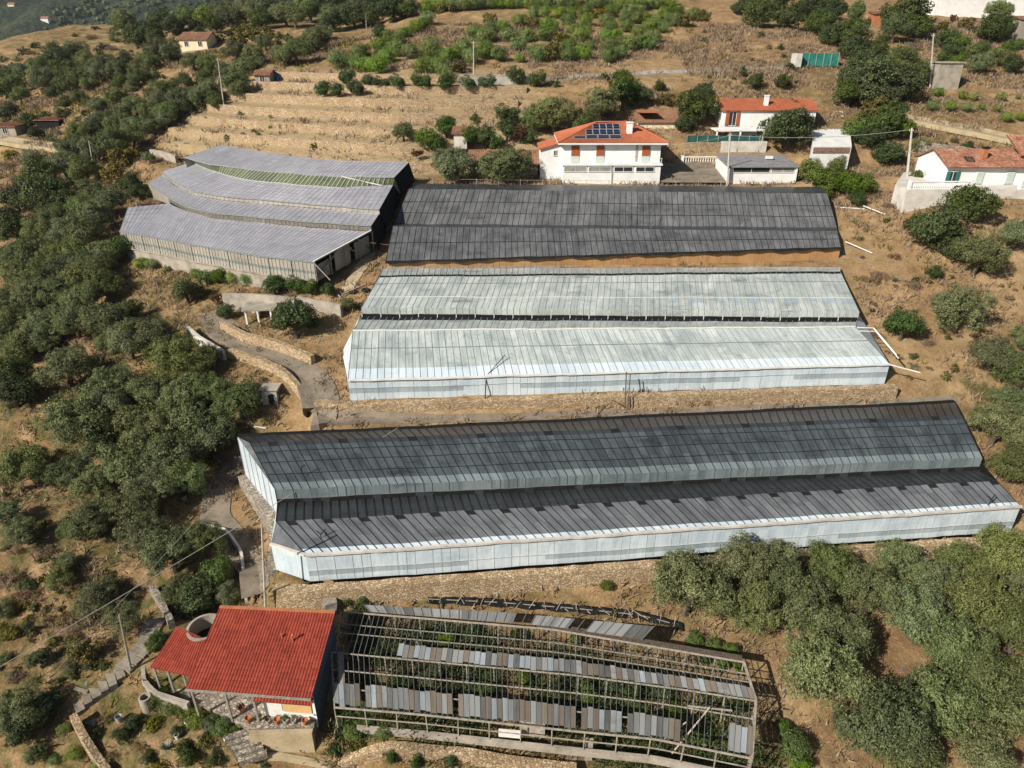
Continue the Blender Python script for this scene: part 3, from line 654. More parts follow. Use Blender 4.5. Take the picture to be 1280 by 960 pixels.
# cover: r = green growth, g = pale sandy terrace soil, b = red earth
S = svar(X, Y)
fieldm = smooth((X+64)/6)*(1-smooth((X-0)/8))*smooth((S-99)/2)*(1-smooth((S-134)/4))
green = .20+.75*smooth((-20-X)/8)*(1-smooth((Y-60)/30))+.35*smooth((-28-X)/14)+.25*smooth((S-135)/20)*smooth((30-X)/30)
green = green+.35*smooth((44-Y)/10)*(1-smooth((X-16)/8))*(1-fieldm)
for cx, cy, rr, a in ((52, 60, 5, .6), (46, 57, 4, .8), (60, 128, 25, .5), (-20, 26, 14, .25)): green = green+a*np.exp(-((X-cx)**2+(Y-cy)**2)/rr**2)
red = .25+.45*smooth((X-14)/8)*(1-smooth((Y-45)/8))+.35*smooth((-22-X)/8)*(1-smooth((Y-110)/60))+.3*smooth((X-30)/20)*smooth((Y-90)/30)
rm = inside(RUIN, X, Y); green = np.where(rm, 1.1, green); red = np.where(rm, .7, red)
C = np.stack([np.clip(green*(1-fieldm*.85), 0, 1), np.clip(fieldm*.85, 0, 1), np.clip(red*(1-fieldm), 0, 1), np.ones_like(X)], -1).reshape(-1, 4)
ca = me.color_attributes.new('cover', 'FLOAT_COLOR', 'POINT'); ca.data.foreach_set('color', C.ravel())
me.materials.append(M['ground'])
go = bpy.data.objects.new('ground', me); col.objects.link(go); tag(go, 'dry tan hillside earth with sparse grass', 'ground', kind='structure')

# far hills beyond the spur, wooded
hx = np.linspace(-1500, 500, 170); hy = np.linspace(420, 2200, 110); HX, HY = np.meshgrid(hx, hy)
HZ = -70+260*smooth((HY-560)/900)*(.75+.5*vnoise(HX/260, HY/260, 9))+30*(vnoise(HX/60, HY/60, 10)-.5)+CAMZ-30
b = MB(); I2 = np.arange(HX.size).reshape(HX.shape)
me = bpy.data.meshes.new('hills'); Fq = np.stack([I2[:-1,:-1].ravel(), I2[:-1,1:].ravel(), I2[1:,1:].ravel(), I2[1:,:-1].ravel()], 1)
me.from_pydata(np.stack([HX.ravel(), HY.ravel(), HZ.ravel()], 1).tolist(), [], Fq.tolist()); me.polygons.foreach_set('use_smooth', [True]*len(Fq))
t = NT('wooded_hills'); p = t.pos(); f = t.math('ADD', t.math('MULTIPLY', t.noise(p, .012, 5, .6), .5), t.math('MULTIPLY', t.noise(p, .11, 5, .7), .5))
t.bump(t.noise(p, .09, 5, .7), 1.0, 12); me.materials.append(t.done(t.ramp(f, [(.4, (.022,.034,.022)), (.52, (.05,.065,.038)), (.60, (.085,.09,.055)), (.68, (.20,.16,.11))]), .95, .05))
ho = bpy.data.objects.new('hills', me); col.objects.link(ho); tag(ho, 'far wooded hillside across the valley', 'hills', kind='structure')
def hill_z(x, y): 
    return float(-70+260*smooth((y-560)/900)*(.75+.5*vnoise(np.array(x/260.), np.array(y/260.), 9))+30*(vnoise(np.array(x/60.), np.array(y/60.), 10)-.5)+CAMZ-30)

# ---------------------------------------------------------------- paths draped on the ground
def ribbon(name, px, widths, mat, label, cat='path', lift=.07, world=None, steps=4):
    pts = [G(*q)[0][:2] for q in px] if world is None else world
    pts = np.array(pts); K = (len(pts)-1)*steps*2
    d = np.r_[0, np.cumsum(np.linalg.norm(np.diff(pts, axis=0), axis=1))]; tt = np.linspace(0, d[-1], K+1)
    ws = np.interp(tt, d, widths if hasattr(widths, '__len__') else [widths]*len(pts)); c = np.stack([np.interp(tt, d, pts[:, k]) for k in (0, 1)], 1)
    for _ in range(2): c[1:-1] = (c[:-2]+2*c[1:-1]+c[2:])/4
    b = MB(); prev = None
    for i in range(K+1):
        dr = c[min(i+1, K)]-c[max(i-1, 0)]; dr = dr/np.linalg.norm(dr); sd = np.array([-dr[1], dr[0]])
        zc = max(gz(*(c[i]+sd*ws[i]*k)) for k in (-.4, 0, .4))
        row = []
        for k in (-.5, -.17, .17, .5):
            q = c[i]+sd*ws[i]*k; row.append([q[0], q[1], max(gz(*q), zc-.35)+lift])
        row = [[row[0][0], row[0][1], row[0][2]-.7]]+row+[[row[-1][0], row[-1][1], row[-1][2]-.7]]
        if prev is not None:
            for k in range(5): b.quad([prev[k+1], prev[k], row[k], row[k+1]])
        prev = row
    o = b.build(name, mat); return tag(o, label, cat, kind='structure')
def wall_line(name, pts, hgt, thick, mat, label, group=None, zt=None, base_drop=.5, cap=None, loc=None):
    """a real wall along ground points; its top follows zt or stands hgt over the ground"""
    pts = np.array(pts, float); d = np.r_[0, np.cumsum(np.linalg.norm(np.diff(pts[:, :2], axis=0), axis=1))]
    K = max(1, int(d[-1]/.8)); tt = np.linspace(0, d[-1], K+1); c = np.stack([np.interp(tt, d, pts[:, k]) for k in (0, 1)], 1)
    zz = np.interp(tt, d, zt if hasattr(zt, '__len__') else [zt]*len(pts)) if zt is not None else np.array([gz(*q)+hgt for q in c])
    b = MB(); prev = None; rj = random.Random(int(d[-1]*10))
    for i in range(K+1):
        dr = c[min(i+1, K)]-c[max(i-1, 0)]; dr = dr/np.linalg.norm(dr); sd = np.array([-dr[1], dr[0]])
        z = zz[i]+(rj.uniform(-.05, .05) if cap is None else 0); lo = min(gz(*(c[i]+sd*thick)), gz(*(c[i]-sd*thick*1.5)))-base_drop
        a_ = c[i]+sd*thick/2; e_ = c[i]-sd*thick/2*1.3
        row = [[e_[0], e_[1], lo], [c[i][0]-sd[0]*thick/2, c[i][1]-sd[1]*thick/2, z], [a_[0], a_[1], z], [a_[0], a_[1], lo]]
        if prev is not None:
            for k in range(3): b.quad([prev[k], row[k], row[k+1], prev[k+1]], [(tt[i-1], prev[k][2]), (tt[i], row[k][2]), (tt[i], row[k+1][2]), (tt[i-1], prev[k+1][2])])
        else: first = row
        prev = row
    b.quad(first); b.quad(prev[::-1])
    m = pts[len(pts)//2]
    return single(b, name, mat, label, 'wall', (m[0], m[1], gz(m[0], m[1])), group)
ORD = ['first', 'second', 'third', 'fourth', 'fifth', 'sixth', 'seventh', 'eighth', 'ninth', 'tenth', 'eleventh', 'twelfth', 'thirteenth', 'fourteenth', 'fifteenth', 'sixteenth', 'seventeenth', 'eighteenth', 'nineteenth', 'twentieth']
def ordn(i): return ORD[i] if i < len(ORD) else f'{i+1}th'
fx = [(-44, -8), (-48, -10), (-52, -4), (-56, 0), (-56, 2), (-50, 3), (-46, 3)]
for k, (s, (x0, x1)) in enumerate(zip(FIELD_S, fx)):
    xx = np.arange(x0, x1, 1.5); yy = y_of(xx, s)-.2; zt = [float(np.interp(s+.3, _fs, _fz))+.05]*len(xx)
    wall_line('terrace_wall', np.stack([xx, yy], 1), 0, .5, M['stone'], f'tan dry stone terrace wall in the bare stepped field, {ordn(6-k)} wall from the top', 'dry stone walls of the bare terraces', zt=zt)
# retaining walls under the greenhouses
p = [P(345,730,z=-34.1), P(388,731,z=-34.1), P(1263,668,z=-34.1)]; p = [q-[0,.35,0] for q in p]
wall_line('stone_wall', p, 0, .7, M['stone'], 'long tan stone retaining wall under the front of the lower greenhouse', zt=CAMZ-34.05, base_drop=.6)
p = [P(341,640,z=-34.3), P(318,622,z=-34.3), P(296,608,z=-34.5)]; e0_ = p[-1]
wall_line('stone_wall', [lg_C[0]+[-.3,0,0], f0*0+np.array([lg_val[0][0]-.45, lg_val[0][1], 0]) if False else np.array([lg_val[0][0]-.4, lg_val[0][1], 0]), np.array([lg_bk[0][0]-.35, lg_bk[0][1], 0])], 0, .7, M['stone_grey'], 'rounded stone wall under the glazed left end of the lower greenhouse', zt=[CAMZ-34.15, CAMZ-33.7, CAMZ-34.35], base_drop=1.0)
p = [P(395,505,z=-29.9)]+[P(438,503,z=-29.6)-[0,.3,0], P(770,493,z=-29.6)-[0,.3,0], P(1118,481,z=-29.6)-[0,.3,0]]
wall_line('stone_wall', p, 0, .8, M['stone'], 'tan stone retaining wall under the front of the whitewashed greenhouse', zt=CAMZ-29.55, base_drop=.4)
# ---------------------------------------------------------------- buildings
def pantiles(mb, BL, BR, TR, TL, wave=.24, row=.36, amp=.04, seg=6, m=0, thick=.08):
    BL, BR, TR, TL = [np.array(q, float) for q in (BL, BR, TR, TL)]
    Wd = np.linalg.norm(BR-BL); Hd = (np.linalg.norm(TL-BL)+np.linalg.norm(TR-BR))/2
    nw = max(2, int(Wd/wave)); nr = max(2, int(Hd/row)); nn = np.cross(BR-BL, TL-BL); nn /= np.linalg.norm(nn)
    if nn[2] < 0: nn = -nn
    def pt(i, t, z): 
        s = i/(nw*seg); return lerp(lerp(BL, BR, s), lerp(TL, TR, s), t)+nn*z
    for r in range(nr):
        t0, t1 = r/nr, (r+1)/nr
        for i in range(nw*seg):
            a0 = amp*abs(math.cos(math.pi*i/seg)); a1 = amp*abs(math.cos(math.pi*(i+1)/seg))
            u0, u1 = Wd*i/(nw*seg), Wd*(i+1)/(nw*seg)
            mb.quad([pt(i, t0, a0+.035), pt(i+1, t0, a1+.035), pt(i+1, t1, a1), pt(i, t1, a0)], [(u0+.001, Hd*t0+.01), (u1-.001, Hd*t0+.01), (u1-.001, Hd*t1-.01), (u0+.001, Hd*t1-.01)], m)
    q = [BL, BR, TR, TL]; lo = [p-nn*thick for p in q]
    mb.quad(lo[::-1], None, m)
    for i in range(4): j = (i+1) % 4; mb.quad([q[i], q[j], lo[j], lo[i]][::-1] if False else [lo[i], lo[j], q[j]+nn*.03, q[i]+nn*.03], None, m)
def window(parent, x, y, z, w, hh, kind='window', frame='white_metal', pane='window', shutters=None, dx=0, name='window'):
    """on a wall that faces -Y at distance y; centre x, z"""
    b = MB(); t = .07
    for c, s in (((x, y-.03, z+hh/2), (w+2*t, .1, t)), ((x, y-.03, z-hh/2), (w+2*t, .14, t)), ((x-w/2, y-.03, z), (t, .1, hh-t)), ((x+w/2, y-.03, z), (t, .1, hh-t))): b.box(c, s)
    b.box((x, y-.03, z), (.05, .06, hh-t)); f = b.build(name, M[frame], parent)
    def sub(nm, bb, m): o = bb.build(nm, m, None, off=parent['_o']); o.parent = f
    b = MB(); b.box((x, y-.012, z), (w-t, .02, hh-t)); sub('pane', b, M[pane])
    if shutters:
        for sx in (-1, 1):
            b = MB(); b.box((x+sx*(w/4+dx), y-.1, z), (w/2-.02, .05, hh))
            for k in range(int(hh/.16)): b.box((x+sx*(w/4+dx), y-.13, z-hh/2+.1+k*.16), (w/2-.12, .03, .07))
            sub('shutter', b, M[shutters])
def xp(px, y, py):  # world x of a pixel column on the plane at distance y
    return float(P(px, py, y=y)[0])
def zp(py, y): return float(P(640, py, y=y)[2])

# --- the white villa
V = thing('villa', 'white two-storey villa with hipped orange roof, solar panels and red shutters above the black greenhouse', 'house', (13.5, 97, CAMZ-18))
z0 = CAMZ
b = MB(); b.prism([(6.9,97),(20.2,97),(20.2,105.4),(6.9,105.4)], z0-18.6, z0-12.78); b.prism([(6.9,95.9),(20.2,95.9),(20.2,97.0),(6.9,97.0)], z0-18.6, z0-15.62); b.build('wall', M['white'], V)
b = MB(); b.prism([(6.75,95.7),(20.4,95.7),(20.4,97),(6.75,97)], z0-15.6, z0-15.4); b.build('balcony', M['white'], V)
for k in range(12):
    x = 7+k*1.2; b = MB(); b.beam((x,95.8,z0-15.4),(x,95.8,z0-14.7), .05, .05); b.build('railing_post', M['white_metal'], V)
b = MB(); b.beam((6.8,95.8,z0-14.68),(20.3,95.8,z0-14.68), .06, .05); b.beam((6.8,95.8,z0-15.05),(20.3,95.8,z0-15.05), .03, .03); b.build('balcony_rail', M['white_metal'], V)
E = [(6.2,96.2),(21.0,96.2),(21.0,106.2),(6.2,106.2)]; ez = z0-12.75; r0, r1_ = (11.9,101.2,z0-10.65), (16.3,101.2,z0-10.65)
e3 = [(x, y, ez) for x, y in E]
rf = MB(); rf.prism(E, ez-.22, ez-.02); rf = rf.build('eave', M['white'], V)
def hipface(q4, nm):
    b = MB(); pantiles(b, *q4, wave=.3, seg=4, row=.4, amp=.05); b.build(nm, M['tile_orange'], V)
for q in ((e3[0], e3[1], r1_, r0), (e3[2], e3[3], r0, r1_), (e3[1], e3[2], r1_, r1_), (e3[3], e3[0], r0, r0)): hipface(q, 'roof_slope')
b = MB()
for a, c in ((e3[0], r0), (e3[1], r1_), (e3[2], r1_), (e3[3], r0), (r0, r1_)): b.tube([np.array(a)+[0,0,.05], np.array(c)+[0,0,.06]], .11, 6)
b.build('ridge_tiles', M['tile_orange'], V)
def sl(x, t): return np.array([x, 96.2+5*t, ez+2.1*t+.13])
def solar(x0, x1, t0, t1):
    b = MB(); q = [sl(x0, t0), sl(x1, t0), sl(x1, t1), sl(x0, t1)]; lo = [p-[0,0,.06] for p in q]
    b.quad(q, None, 0)
    for i in range(4): j = (i+1) % 4; b.quad([lo[i], lo[j], q[j], q[i]], None, 1); b.beam(q[i], q[j], .05, .04, 1)
    b.quad([lerp(q[0], q[3], .5)+[0,0,.006], lerp(q[1], q[2], .5)+[0,0,.006], lerp(q[1], q[2], .52)+[0,0,.006], lerp(q[0], q[3], .52)+[0,0,.006]], None, 1)
    b.build('solar_panel', [M['solar'], M['grey_metal']], V)
for k in range(4): solar(11.15+k*.93, 11.15+k*.93+.88, .62, .87)
for k in range(5): solar(10.1+k*.94, 10.1+k*.94+.89, .36, .60)
for k in range(3): solar(10.05+k*1.6, 10.05+k*1.6+1.5, .17, .33)
solar(8.4, 9.95, .17, .28)
b = MB(); b.box((16.0,98.6,z0-11.2), (.75,.6,1.5)); b.box((16.0,98.6,z0-10.4), (.9,.75,.12)); b.build('chimney', M['white'], V)
b = MB(); b.tube([(16.7,98.7,z0-11.6),(16.7,98.7,z0-10.6)], .04, 5); b.lathe([(0,0),(.32,.1),(.38,.2)], 12, (16.7,98.5,z0-10.9)); b.build('satellite_dish', M['grey_metal'], V)
for x in (8.6, 12.0, 18.2): window(V, x, 97, z0-13.85, 1.1, 1.3, shutters='shutter')
for x in (8.6, 12.0, 18.2):
    b = MB(); b.box((x, 96.96, z0-14.95), (1.1, .06, .82)); b.build('door_panel', M['mint'], V)
b = MB(); b.box((16.95,96.98,z0-14.1), (.3,.06,2.4)); b.build('downpipe_or_recess', M['grey_metal'], V)  # grey strip painted for the shade in the upper wall's recess
for i, (a, c) in enumerate(((7.1,10.1),(10.45,13.45),(13.9,16.4),(16.85,19.3))): window(V, (a+c)/2, 95.9, z0-16.1, c-a, .62, pane='pane_light' if i < 2 else 'window')
b = MB(); b.box((13.65,95.87,z0-17.1), (.16,.08,2.9)); b.build('downpipe_or_recess', M['grey_metal'], V)
b = MB(); b.prism([(3.9,97.3),(6.9,97.3),(6.9,103),(3.9,103)], z0-18.6, z0-13.75); b.quad([(3.9,97.3,z0-13.75),(6.9,97.3,z0-13.75),(6.9,97.3,z0-12.95)]); b.build('side_wing', M['white'], V)
b = MB(); pantiles(b, (3.6,103.2,z0-13.7),(3.6,97.0,z0-13.7),(7.0,97.0,z0-12.8),(7.0,103.2,z0-12.8), .3, .4, .05, 4); b.build('wing_roof', M['tile_orange'], V)
window(V, 5.9, 97.3, z0-14.2, .45, .7)

def small_house(name, label, x0, x1, y, depth, zb, ze, zr, wall, roof, over=.35, mono=False, chimney=None, wins=(), seg=4, cat='house', ridge_front=None):
    T = thing(name, label, cat, ((x0+x1)/2, y, zb))
    b = MB(); yr = y+depth/2 if not mono else y+depth
    b.prism([(x0,y),(x1,y),(x1,y+depth),(x0,y+depth)], zb-1.2, ze)
    for x in (x0, x1):
        q = [(x,y,ze),(x,yr,zr-.05),(x,y+depth,ze)] if not mono else [(x,y,ze),(x,yr,zr-.05),(x,yr,ze)]
        b.quad(q if x == x0 else q[::-1])
    if mono: b.quad([(x0,yr,ze),(x0,yr,zr-.05),(x1,yr,zr-.05),(x1,yr,ze)])
    b.build('wall', M[wall], T)
    k = (zr-ze)/(yr-y)
    b = MB(); pantiles(b, (x0-over,y-over,ze-over*k),(x1+over,y-over,ze-over*k),(x1+over,yr,zr),(x0-over,yr,zr), .3, .4, .05, seg); b.build('roof', M[roof], T)
    if not mono: b = MB(); pantiles(b, (x1+over,y+depth+over,ze-over*k),(x0-over,y+depth+over,ze-over*k),(x0-over,yr,zr),(x1+over,yr,zr), .3, .4, .05, seg); b.build('roof', M[roof], T)
    if chimney: b = MB(); b.box((chimney[0], chimney[1], chimney[2]), (.6,.5,1.5)); b.box((chimney[0], chimney[1], chimney[2]+.8), (.75,.65,.12)); b.build('chimney', M['white'], T)
    for wd in wins: window(T, wd[0], y, wd[1], wd[2], wd[3], **(wd[4] if len(wd) > 4 else {}))
    return T
# --- second white house
T = small_house('house', 'long white house with orange roof and chimney, half hidden by the big dark tree', 32.3, 46.6, 112, 7.5, z0-13, z0-9.98, z0-8.75, 'white', 'tile_orange', chimney=(39.2,113.5,z0-8.9),
    wins=[(33.9, z0-11.3, 1.1, 2.0, dict(shutters='shutter', dx=.55)), (43.5, z0-11.2, 1.0, 1.2, dict(shutters='shutter'))])
T = thing('carport', 'white flat carport beam in front of the long low orange-roofed house', 'carport', (34, 109, z0-13.7))
b = MB(); b.box((34.2,109.5,z0-12.55), (7.4,3.0,.22)); b.build('roof', M['white'], T)
for x in (30.7, 34.2, 37.7): b = MB(); b.box((x,108.1,z0-13.4), (.2,.2,1.7)); b.build('post', M['white'], T)
# --- garage
T = thing('garage', 'low white garage with flat grey roof and a strip of windows behind the black greenhouse', 'garage', (34, 96, z0-18))
xa, xb = 29.5, 38.8
b = MB(); b.prism([(xa,96),(xb,96),(xb,102.5),(xa,102.5)], z0-18.7, z0-15.75); b.build('wall', M['white'], T)
b = MB(); q = [(xa-.3,95.6,z0-15.68),(xb+.3,95.6,z0-15.68),(xb+.1,102.8,z0-15.2),(xa-.1,102.8,z0-15.2)]; b.quad(q); lo = [(p[0],p[1],p[2]-.14) for p in q]; b.quad(lo[::-1])
for i in range(4): j = (i+1) % 4; b.quad([lo[i], lo[j], q[j], q[i]])
for k in range(1, 12): b.beam(lerp(np.array(q[0]), np.array(q[1]), k/12)+[0,0,.02], lerp(np.array(q[3]), np.array(q[2]), k/12)+[0,0,.02], .06, .04)
b.build('roof', m_plain('grey_sheet_roof', (.24,.235,.245), .6, .3, .2, 1.0), T)
window(T, 32.6, 96, z0-16.2, 5.0, .66); window(T, 36.9, 96, z0-16.2, 3.1, .66, pane='pane_light')
for x in (xa+.1, xb-.1): b = MB(); b.box((x,95.9,z0-17.1), (.22,.25,2.7)); b.build('pier', M['white'], T)
b = MB(); b.box((36,99.5,z0-15.1), (.9,.6,.35)); b.build('roof_hatch', M['white_metal'], T)
# --- sheds left of the villa
T = small_house('shed', 'long low shed with brown tiled roof behind two round olive trees left of the villa', -6.0, 3.6, 99.2, 5.0, z0-17.3, z0-15.9, z0-14.75, 'rough_concrete', 'tile_brown', mono=True, cat='shed')
T = small_house('hut', 'small pale hut roof among the dark trees left of the white villa', xp(567,106,165), xp(583,106,165), 106, 3, zp(170,106)-.6, zp(166,106), zp(160,107), 'pale_concrete', 'tile_old', mono=True, cat='hut')
T = small_house('brick_shed', 'low pinkish shed with brown roof strip between villa roof and dark olive tree', xp(798,113,155), xp(848,113,155), 113, 4.5, zp(165,113)-.4, zp(152,113), zp(139,116), 'cream', 'tile_brown', mono=True, cat='shed')
b = MB(); q = [(xp(799,112.6,150), 112.6, zp(152,112.6)), (xp(822,112.6,150), 112.6, zp(152,112.6))]; b.box(((q[0][0]+q[1][0])/2, 114.5, zp(139,114.5)), (q[1][0]-q[0][0], 3.5, .15)); b.build('roof_panel', M['terracotta'], T)
# --- courtyard
b = MB(); b.quad([(20.4,95.3,z0-17.75),(29.3,95.3,z0-17.75),(29.3,104.3,z0-16.55),(20.4,104.3,z0-16.55)]); tag(b.build('courtyard', M['path']), 'grey concrete courtyard right of the villa', 'courtyard', kind='structure')
def balustrade(label, x0, x1, y, zb, hgt, step=.24):
    T = thing('balustrade', label, 'balustrade', ((x0+x1)/2, y, zb))
    b = MB(); b.box(((x0+x1)/2, y, zb+.06), (x1-x0, .28, .12)); b.build('plinth', M['white'], T)
    b = MB(); b.box(((x0+x1)/2, y, zb+hgt), (x1-x0, .26, .12)); b.build('rail', M['white'], T)
    n = int((x1-x0)/step)
    for k in range(n):
        x = x0+(k+.5)*(x1-x0)/n; b = MB(); b.lathe([(.05,0),(.045,.1),(.09,.3),(.05,.55),(.055,hgt-.2)], 6, (x, y, zb+.11)); b.build('baluster', M['white'], T)
    for x in (x0, x1): b = MB(); b.box((x, y, zb+hgt/2+.05), (.34, .34, hgt+.3)); b.build('pier', M['white'], T)
balustrade('white balustrade at the back of the courtyard beside the white villa', xp(853,104.6,200), xp(899,104.6,200), 104.6, zp(204.5,104.6), .95, .34)
def plain_wall(name, label, x0, x1, y, zb, zt, th, mat, group=None):
    b = MB(); b.prism([(x0,y),(x1,y),(x1,y+th),(x0,y+th)], zb, zt); return single(b, name, M[mat], label, 'wall', ((x0+x1)/2, y, zb), group)
plain_wall('stone_wall', 'tan stone wall behind the white courtyard balustrade', xp(856,106.5,185), xp(901,106.5,185), 106.5, zp(195,106.5)-.8, zp(178.5,106.5), .6, 'stone')
plain_wall('concrete_wall', 'grey concrete wall left of the big dark tree, below the dark green mesh fence', xp(901.3,106.4,185), xp(958,106.4,185), 106.4, zp(193,106.4)-.8, zp(177,106.4), .5, 'pale_concrete')
T = thing('mesh_fence', 'dark green mesh fence strip on top of the tan and grey walls', 'fence', (30, 106.9, z0-14))
b = MB(); b.box(((xp(858,107.3,173)+xp(951,107.3,173))/2, 107.3, (zp(170,107.3)+zp(178,107.3))/2-.1), (xp(951,107.3,173)-xp(858,107.3,173), .05, zp(170,107.3)-zp(178,107.3)+.3)); b.build('mesh', M['net_green'], T)
for k in range(8): x = lerp(xp(859,107.2,173), xp(950,107.2,173), k/7); b = MB(); b.box((x, 107.22, zp(174,107.3)-.2), (.08,.08,1.5)); b.build('post', M['grey_metal'], T)
# --- ramp for cars
b = MB(); q = [(42.8,102,z0-13.9),(48.4,102,z0-13.9),(56.2,122,z0-12.0),(50.4,122,z0-12.0)]; lo = [(p[0],p[1],z0-18.5+.1*(p[1]-102)) for p in q]
b.quad(q)
for i in range(4): j = (i+1) % 4; b.quad([lo[i], lo[j], q[j], q[i]], [(0,0),(5,0),(5,3),(0,3)], 0)
b.box((45.6,101.96,z0-14.5), (5.2,.09,.8), 0, 1)
tag(b.build('driveway', [m_plain('white_concrete', (.70,.70,.69), .8, .2, .15, .7), m_stone('red_brick_band', (.22,.14,.11), (.32,.21,.165), (.42,.30,.25), 6)]), 'white concrete car ramp with a brick band at its end', 'driveway', kind='structure')
def car(label, loc, rz, mat, sc=1.0):
    T = thing('car', label, 'car', loc); T.rotation_euler = (0,0,rz); T['_o'] = [0,0,0]
    pr = [(-2.1,.35),(-2.1,.75),(-1.95,.9),(-1.2,.98),(-.75,1.42),(.75,1.45),(1.45,.98),(2.0,.9),(2.1,.7),(2.1,.35)]
    b = MB()
    for s, w_ in ((-1, .85), (1, .85)): b.quad([(x, s*(w_ if z < 1 else .68), z) for x, z in (pr if s < 0 else pr[::-1])])
    for (xa_, za), (xb_, zb) in zip(pr, pr[1:]+pr[:1]):
        wa, wb = (.85 if za < 1 else .68), (.85 if zb < 1 else .68); b.quad([(xa_,-wa,za),(xa_,wa,za),(xb_,wb,zb),(xb_,-wb,zb)])
    b.build('body', M[mat], T, off=(0,0,0), bevel=.05)
    for s in (-1, 1):
        b = MB(); q = [(-1.05,1.02),(-.68,1.38),(.7,1.4),(1.25,1.02)]; b.quad([(x, s*(.80 if z < 1.2 else .715), z) for x, z in (q[::-1] if s > 0 else q)]); b.build('side_window', M['window'], T, off=(0,0,0))
    b = MB(); b.quad([(1.5,-.66,1.0),(1.5,.66,1.0),(.85,.58,1.4),(.85,-.58,1.4)]); b.build('windscreen', M['window'], T, off=(0,0,0))
    b = MB(); b.quad([(-1.24,.66,1.0),(-1.24,-.66,1.0),(-.83,-.58,1.38),(-.83,.58,1.38)]); b.build('rear_window', M['window'], T, off=(0,0,0))
    for x in (-1.3, 1.3):
        for y in (-.8, .8): b = MB(); b.tube([(x,y-.1,.32),(x,y+.1,.32)], .32, 14); b.build('wheel', M['rubber'], T, off=(0,0,0))
    return T
car('pale car parked at the top end of the white concrete ramp', (53.0,119.0,z0-12.25), 1.2, 'car_white')
car('white car parked under the white carport beam', (35.2,109.6,gz(35.2,109.6)+.02), 0, 'car_white')
# --- right house, terrace, yard
T = thing('house', 'long white house with mottled old tile roof and green shutters at the right edge', 'house', (60, 88, z0-17))
xa, xb = 54.3, 72
b = MB(); b.prism([(xa,88),(xb,88),(xb,95),(xa,95)], z0-18.5, z0-14.35)
for x in (xa,): b.quad([(x,88,z0-14.35),(x,91.6,z0-12.95),(x,95,z0-14.35)])
b.build('wall', M['white'], T)
b = MB(); pantiles(b, (xa-.3,87.5,z0-14.5),(xb,87.2,z0-14.5),(xb,91.6,z0-12.85),(xa-.3,91.6,z0-12.85), .28, .38, .06, 4); b.build('roof', M['tile_old'], T)
b = MB(); pantiles(b, (xb,95.5,z0-14.4),(xa-.3,95.5,z0-14.4),(xa-.3,91.6,z0-12.85),(xb,91.6,z0-12.85), .28, .38, .06, 4); b.build('roof', M['tile_old'], T)
b = MB(); pantiles(b, (63.7,89,z0-13.3),(72,89,z0-13.3),(72,93,z0-11.3),(63.7,93,z0-11.3), .28, .38, .06, 4); b.prism([(63.9,89.4),(72,89.4),(72,93),(63.9,93)], z0-14.2, z0-13.25); b.build('raised_roof', M['tile_old'], T)
b = MB(); b.box((59.3,89.4,z0-13.1), (.6,.5,1.2)); b.build('chimney', M['terracotta'], T); b = MB(); b.box((59.3,89.4,z0-12.4), (.75,.65,.2)); b.build('chimney_cap', M['dark'], T)
b = MB(); q = [(57.0,88.6,z0-13.98),(57.9,88.6,z0-13.98),(57.9,89.7,z0-13.53),(57.0,89.7,z0-13.53)]; b.quad(q); b.beam(q[0], q[1], .08, .1); b.beam(q[2], q[3], .08, .1); b.beam(q[1], q[2], .08, .1); b.beam(q[3], q[0], .08, .1); b.build('skylight', M['window'], T)
window(T, 55.2, 88, z0-15.7, 1.0, 1.3, shutters='green_shutter', dx=.35); window(T, 58.6, 88, z0-15.8, .9, 1.4, shutters='mint'); window(T, 62.4, 88, z0-15.8, 1.0, 1.4, shutters='mint')
b = MB(); b.prism([(48.3,85),(72,85),(72,88),(48.3,88)], z0-20.5, z0-16.65); b.prism([(48.3,88.0),(54.25,88.0),(57.5,97),(54.0,97)], z0-20.5, z0-16.64); tag(b.build('terrace', M['pale_concrete']), 'concrete terrace in front of the right white house', 'terrace', kind='structure')
balustrade('white balustrade on the terrace wall of the white house at the right edge', 48.5, 56.0, 85.15, z0-16.65, .9, .22)
balustrade('short white balustrade at the far right edge below the white house', 62.0, 68.0, 85.15, z0-16.65, .9, .22)

# --- houses and huts far off
def px_house(name, label, px0, px1, pyb, pye, pyr, depth, wall, roof, cat='house', mono=False, over=.3, wins=0, pane='window'):
    p, d = G((px0+px1)/2, pyb); y = p[1]
    x0, x1 = xp(px0, y, pyb), xp(px1, y, pyb); ze = zp(pye, y); zr = zp(pyr, y+(depth if mono else depth/2)); zr = max(zr, ze+.15*depth*(.5 if not mono else .4))
    T = small_house(name, label, x0, x1, y, depth, p[2], ze, zr, wall, roof, over, mono, cat=cat, wins=[(lerp(x0, x1, (k+.5)/wins), lerp(p[2], ze, .6), .9, 1.1, dict(pane=pane)) for k in range(wins)])
    return T
px_house('house', 'small cream house with brown-red roof on the wooded spur, top left', 226, 260, 63, 49, 40, 8, 'cream', 'tile_brown', wins=2)
px_house('hut', 'little stone hut at the upper left corner of the bare terraces', 320, 338, 107, 93, 87, 4, 'rough_concrete', 'tile_old', 'hut', wins=1)
p, d = G(342, 100); b = MB(); b.box((p[0], p[1], p[2]+.5), (1.7, 1.2, 1.2), .3); b.box((p[0]+.9, p[1]-.3, p[2]+.3), (.9, .9, .8), .8); single(b, 'tarpaulin', M['blue'], 'blue tarpaulin heap beside the little stone hut', 'tarpaulin', p, bevel=.15)
px_house('hut', 'grey flat hut beside the track at the left edge', -4, 22, 172, 158, 154, 5, 'rough_concrete', 'tile_old', 'hut', mono=True, wins=1)
px_house('shed', 'dark low shed right of the grey hut at the left edge', 48, 76, 163, 150, 147, 4, 'dark', 'tile_old', 'shed', mono=True)
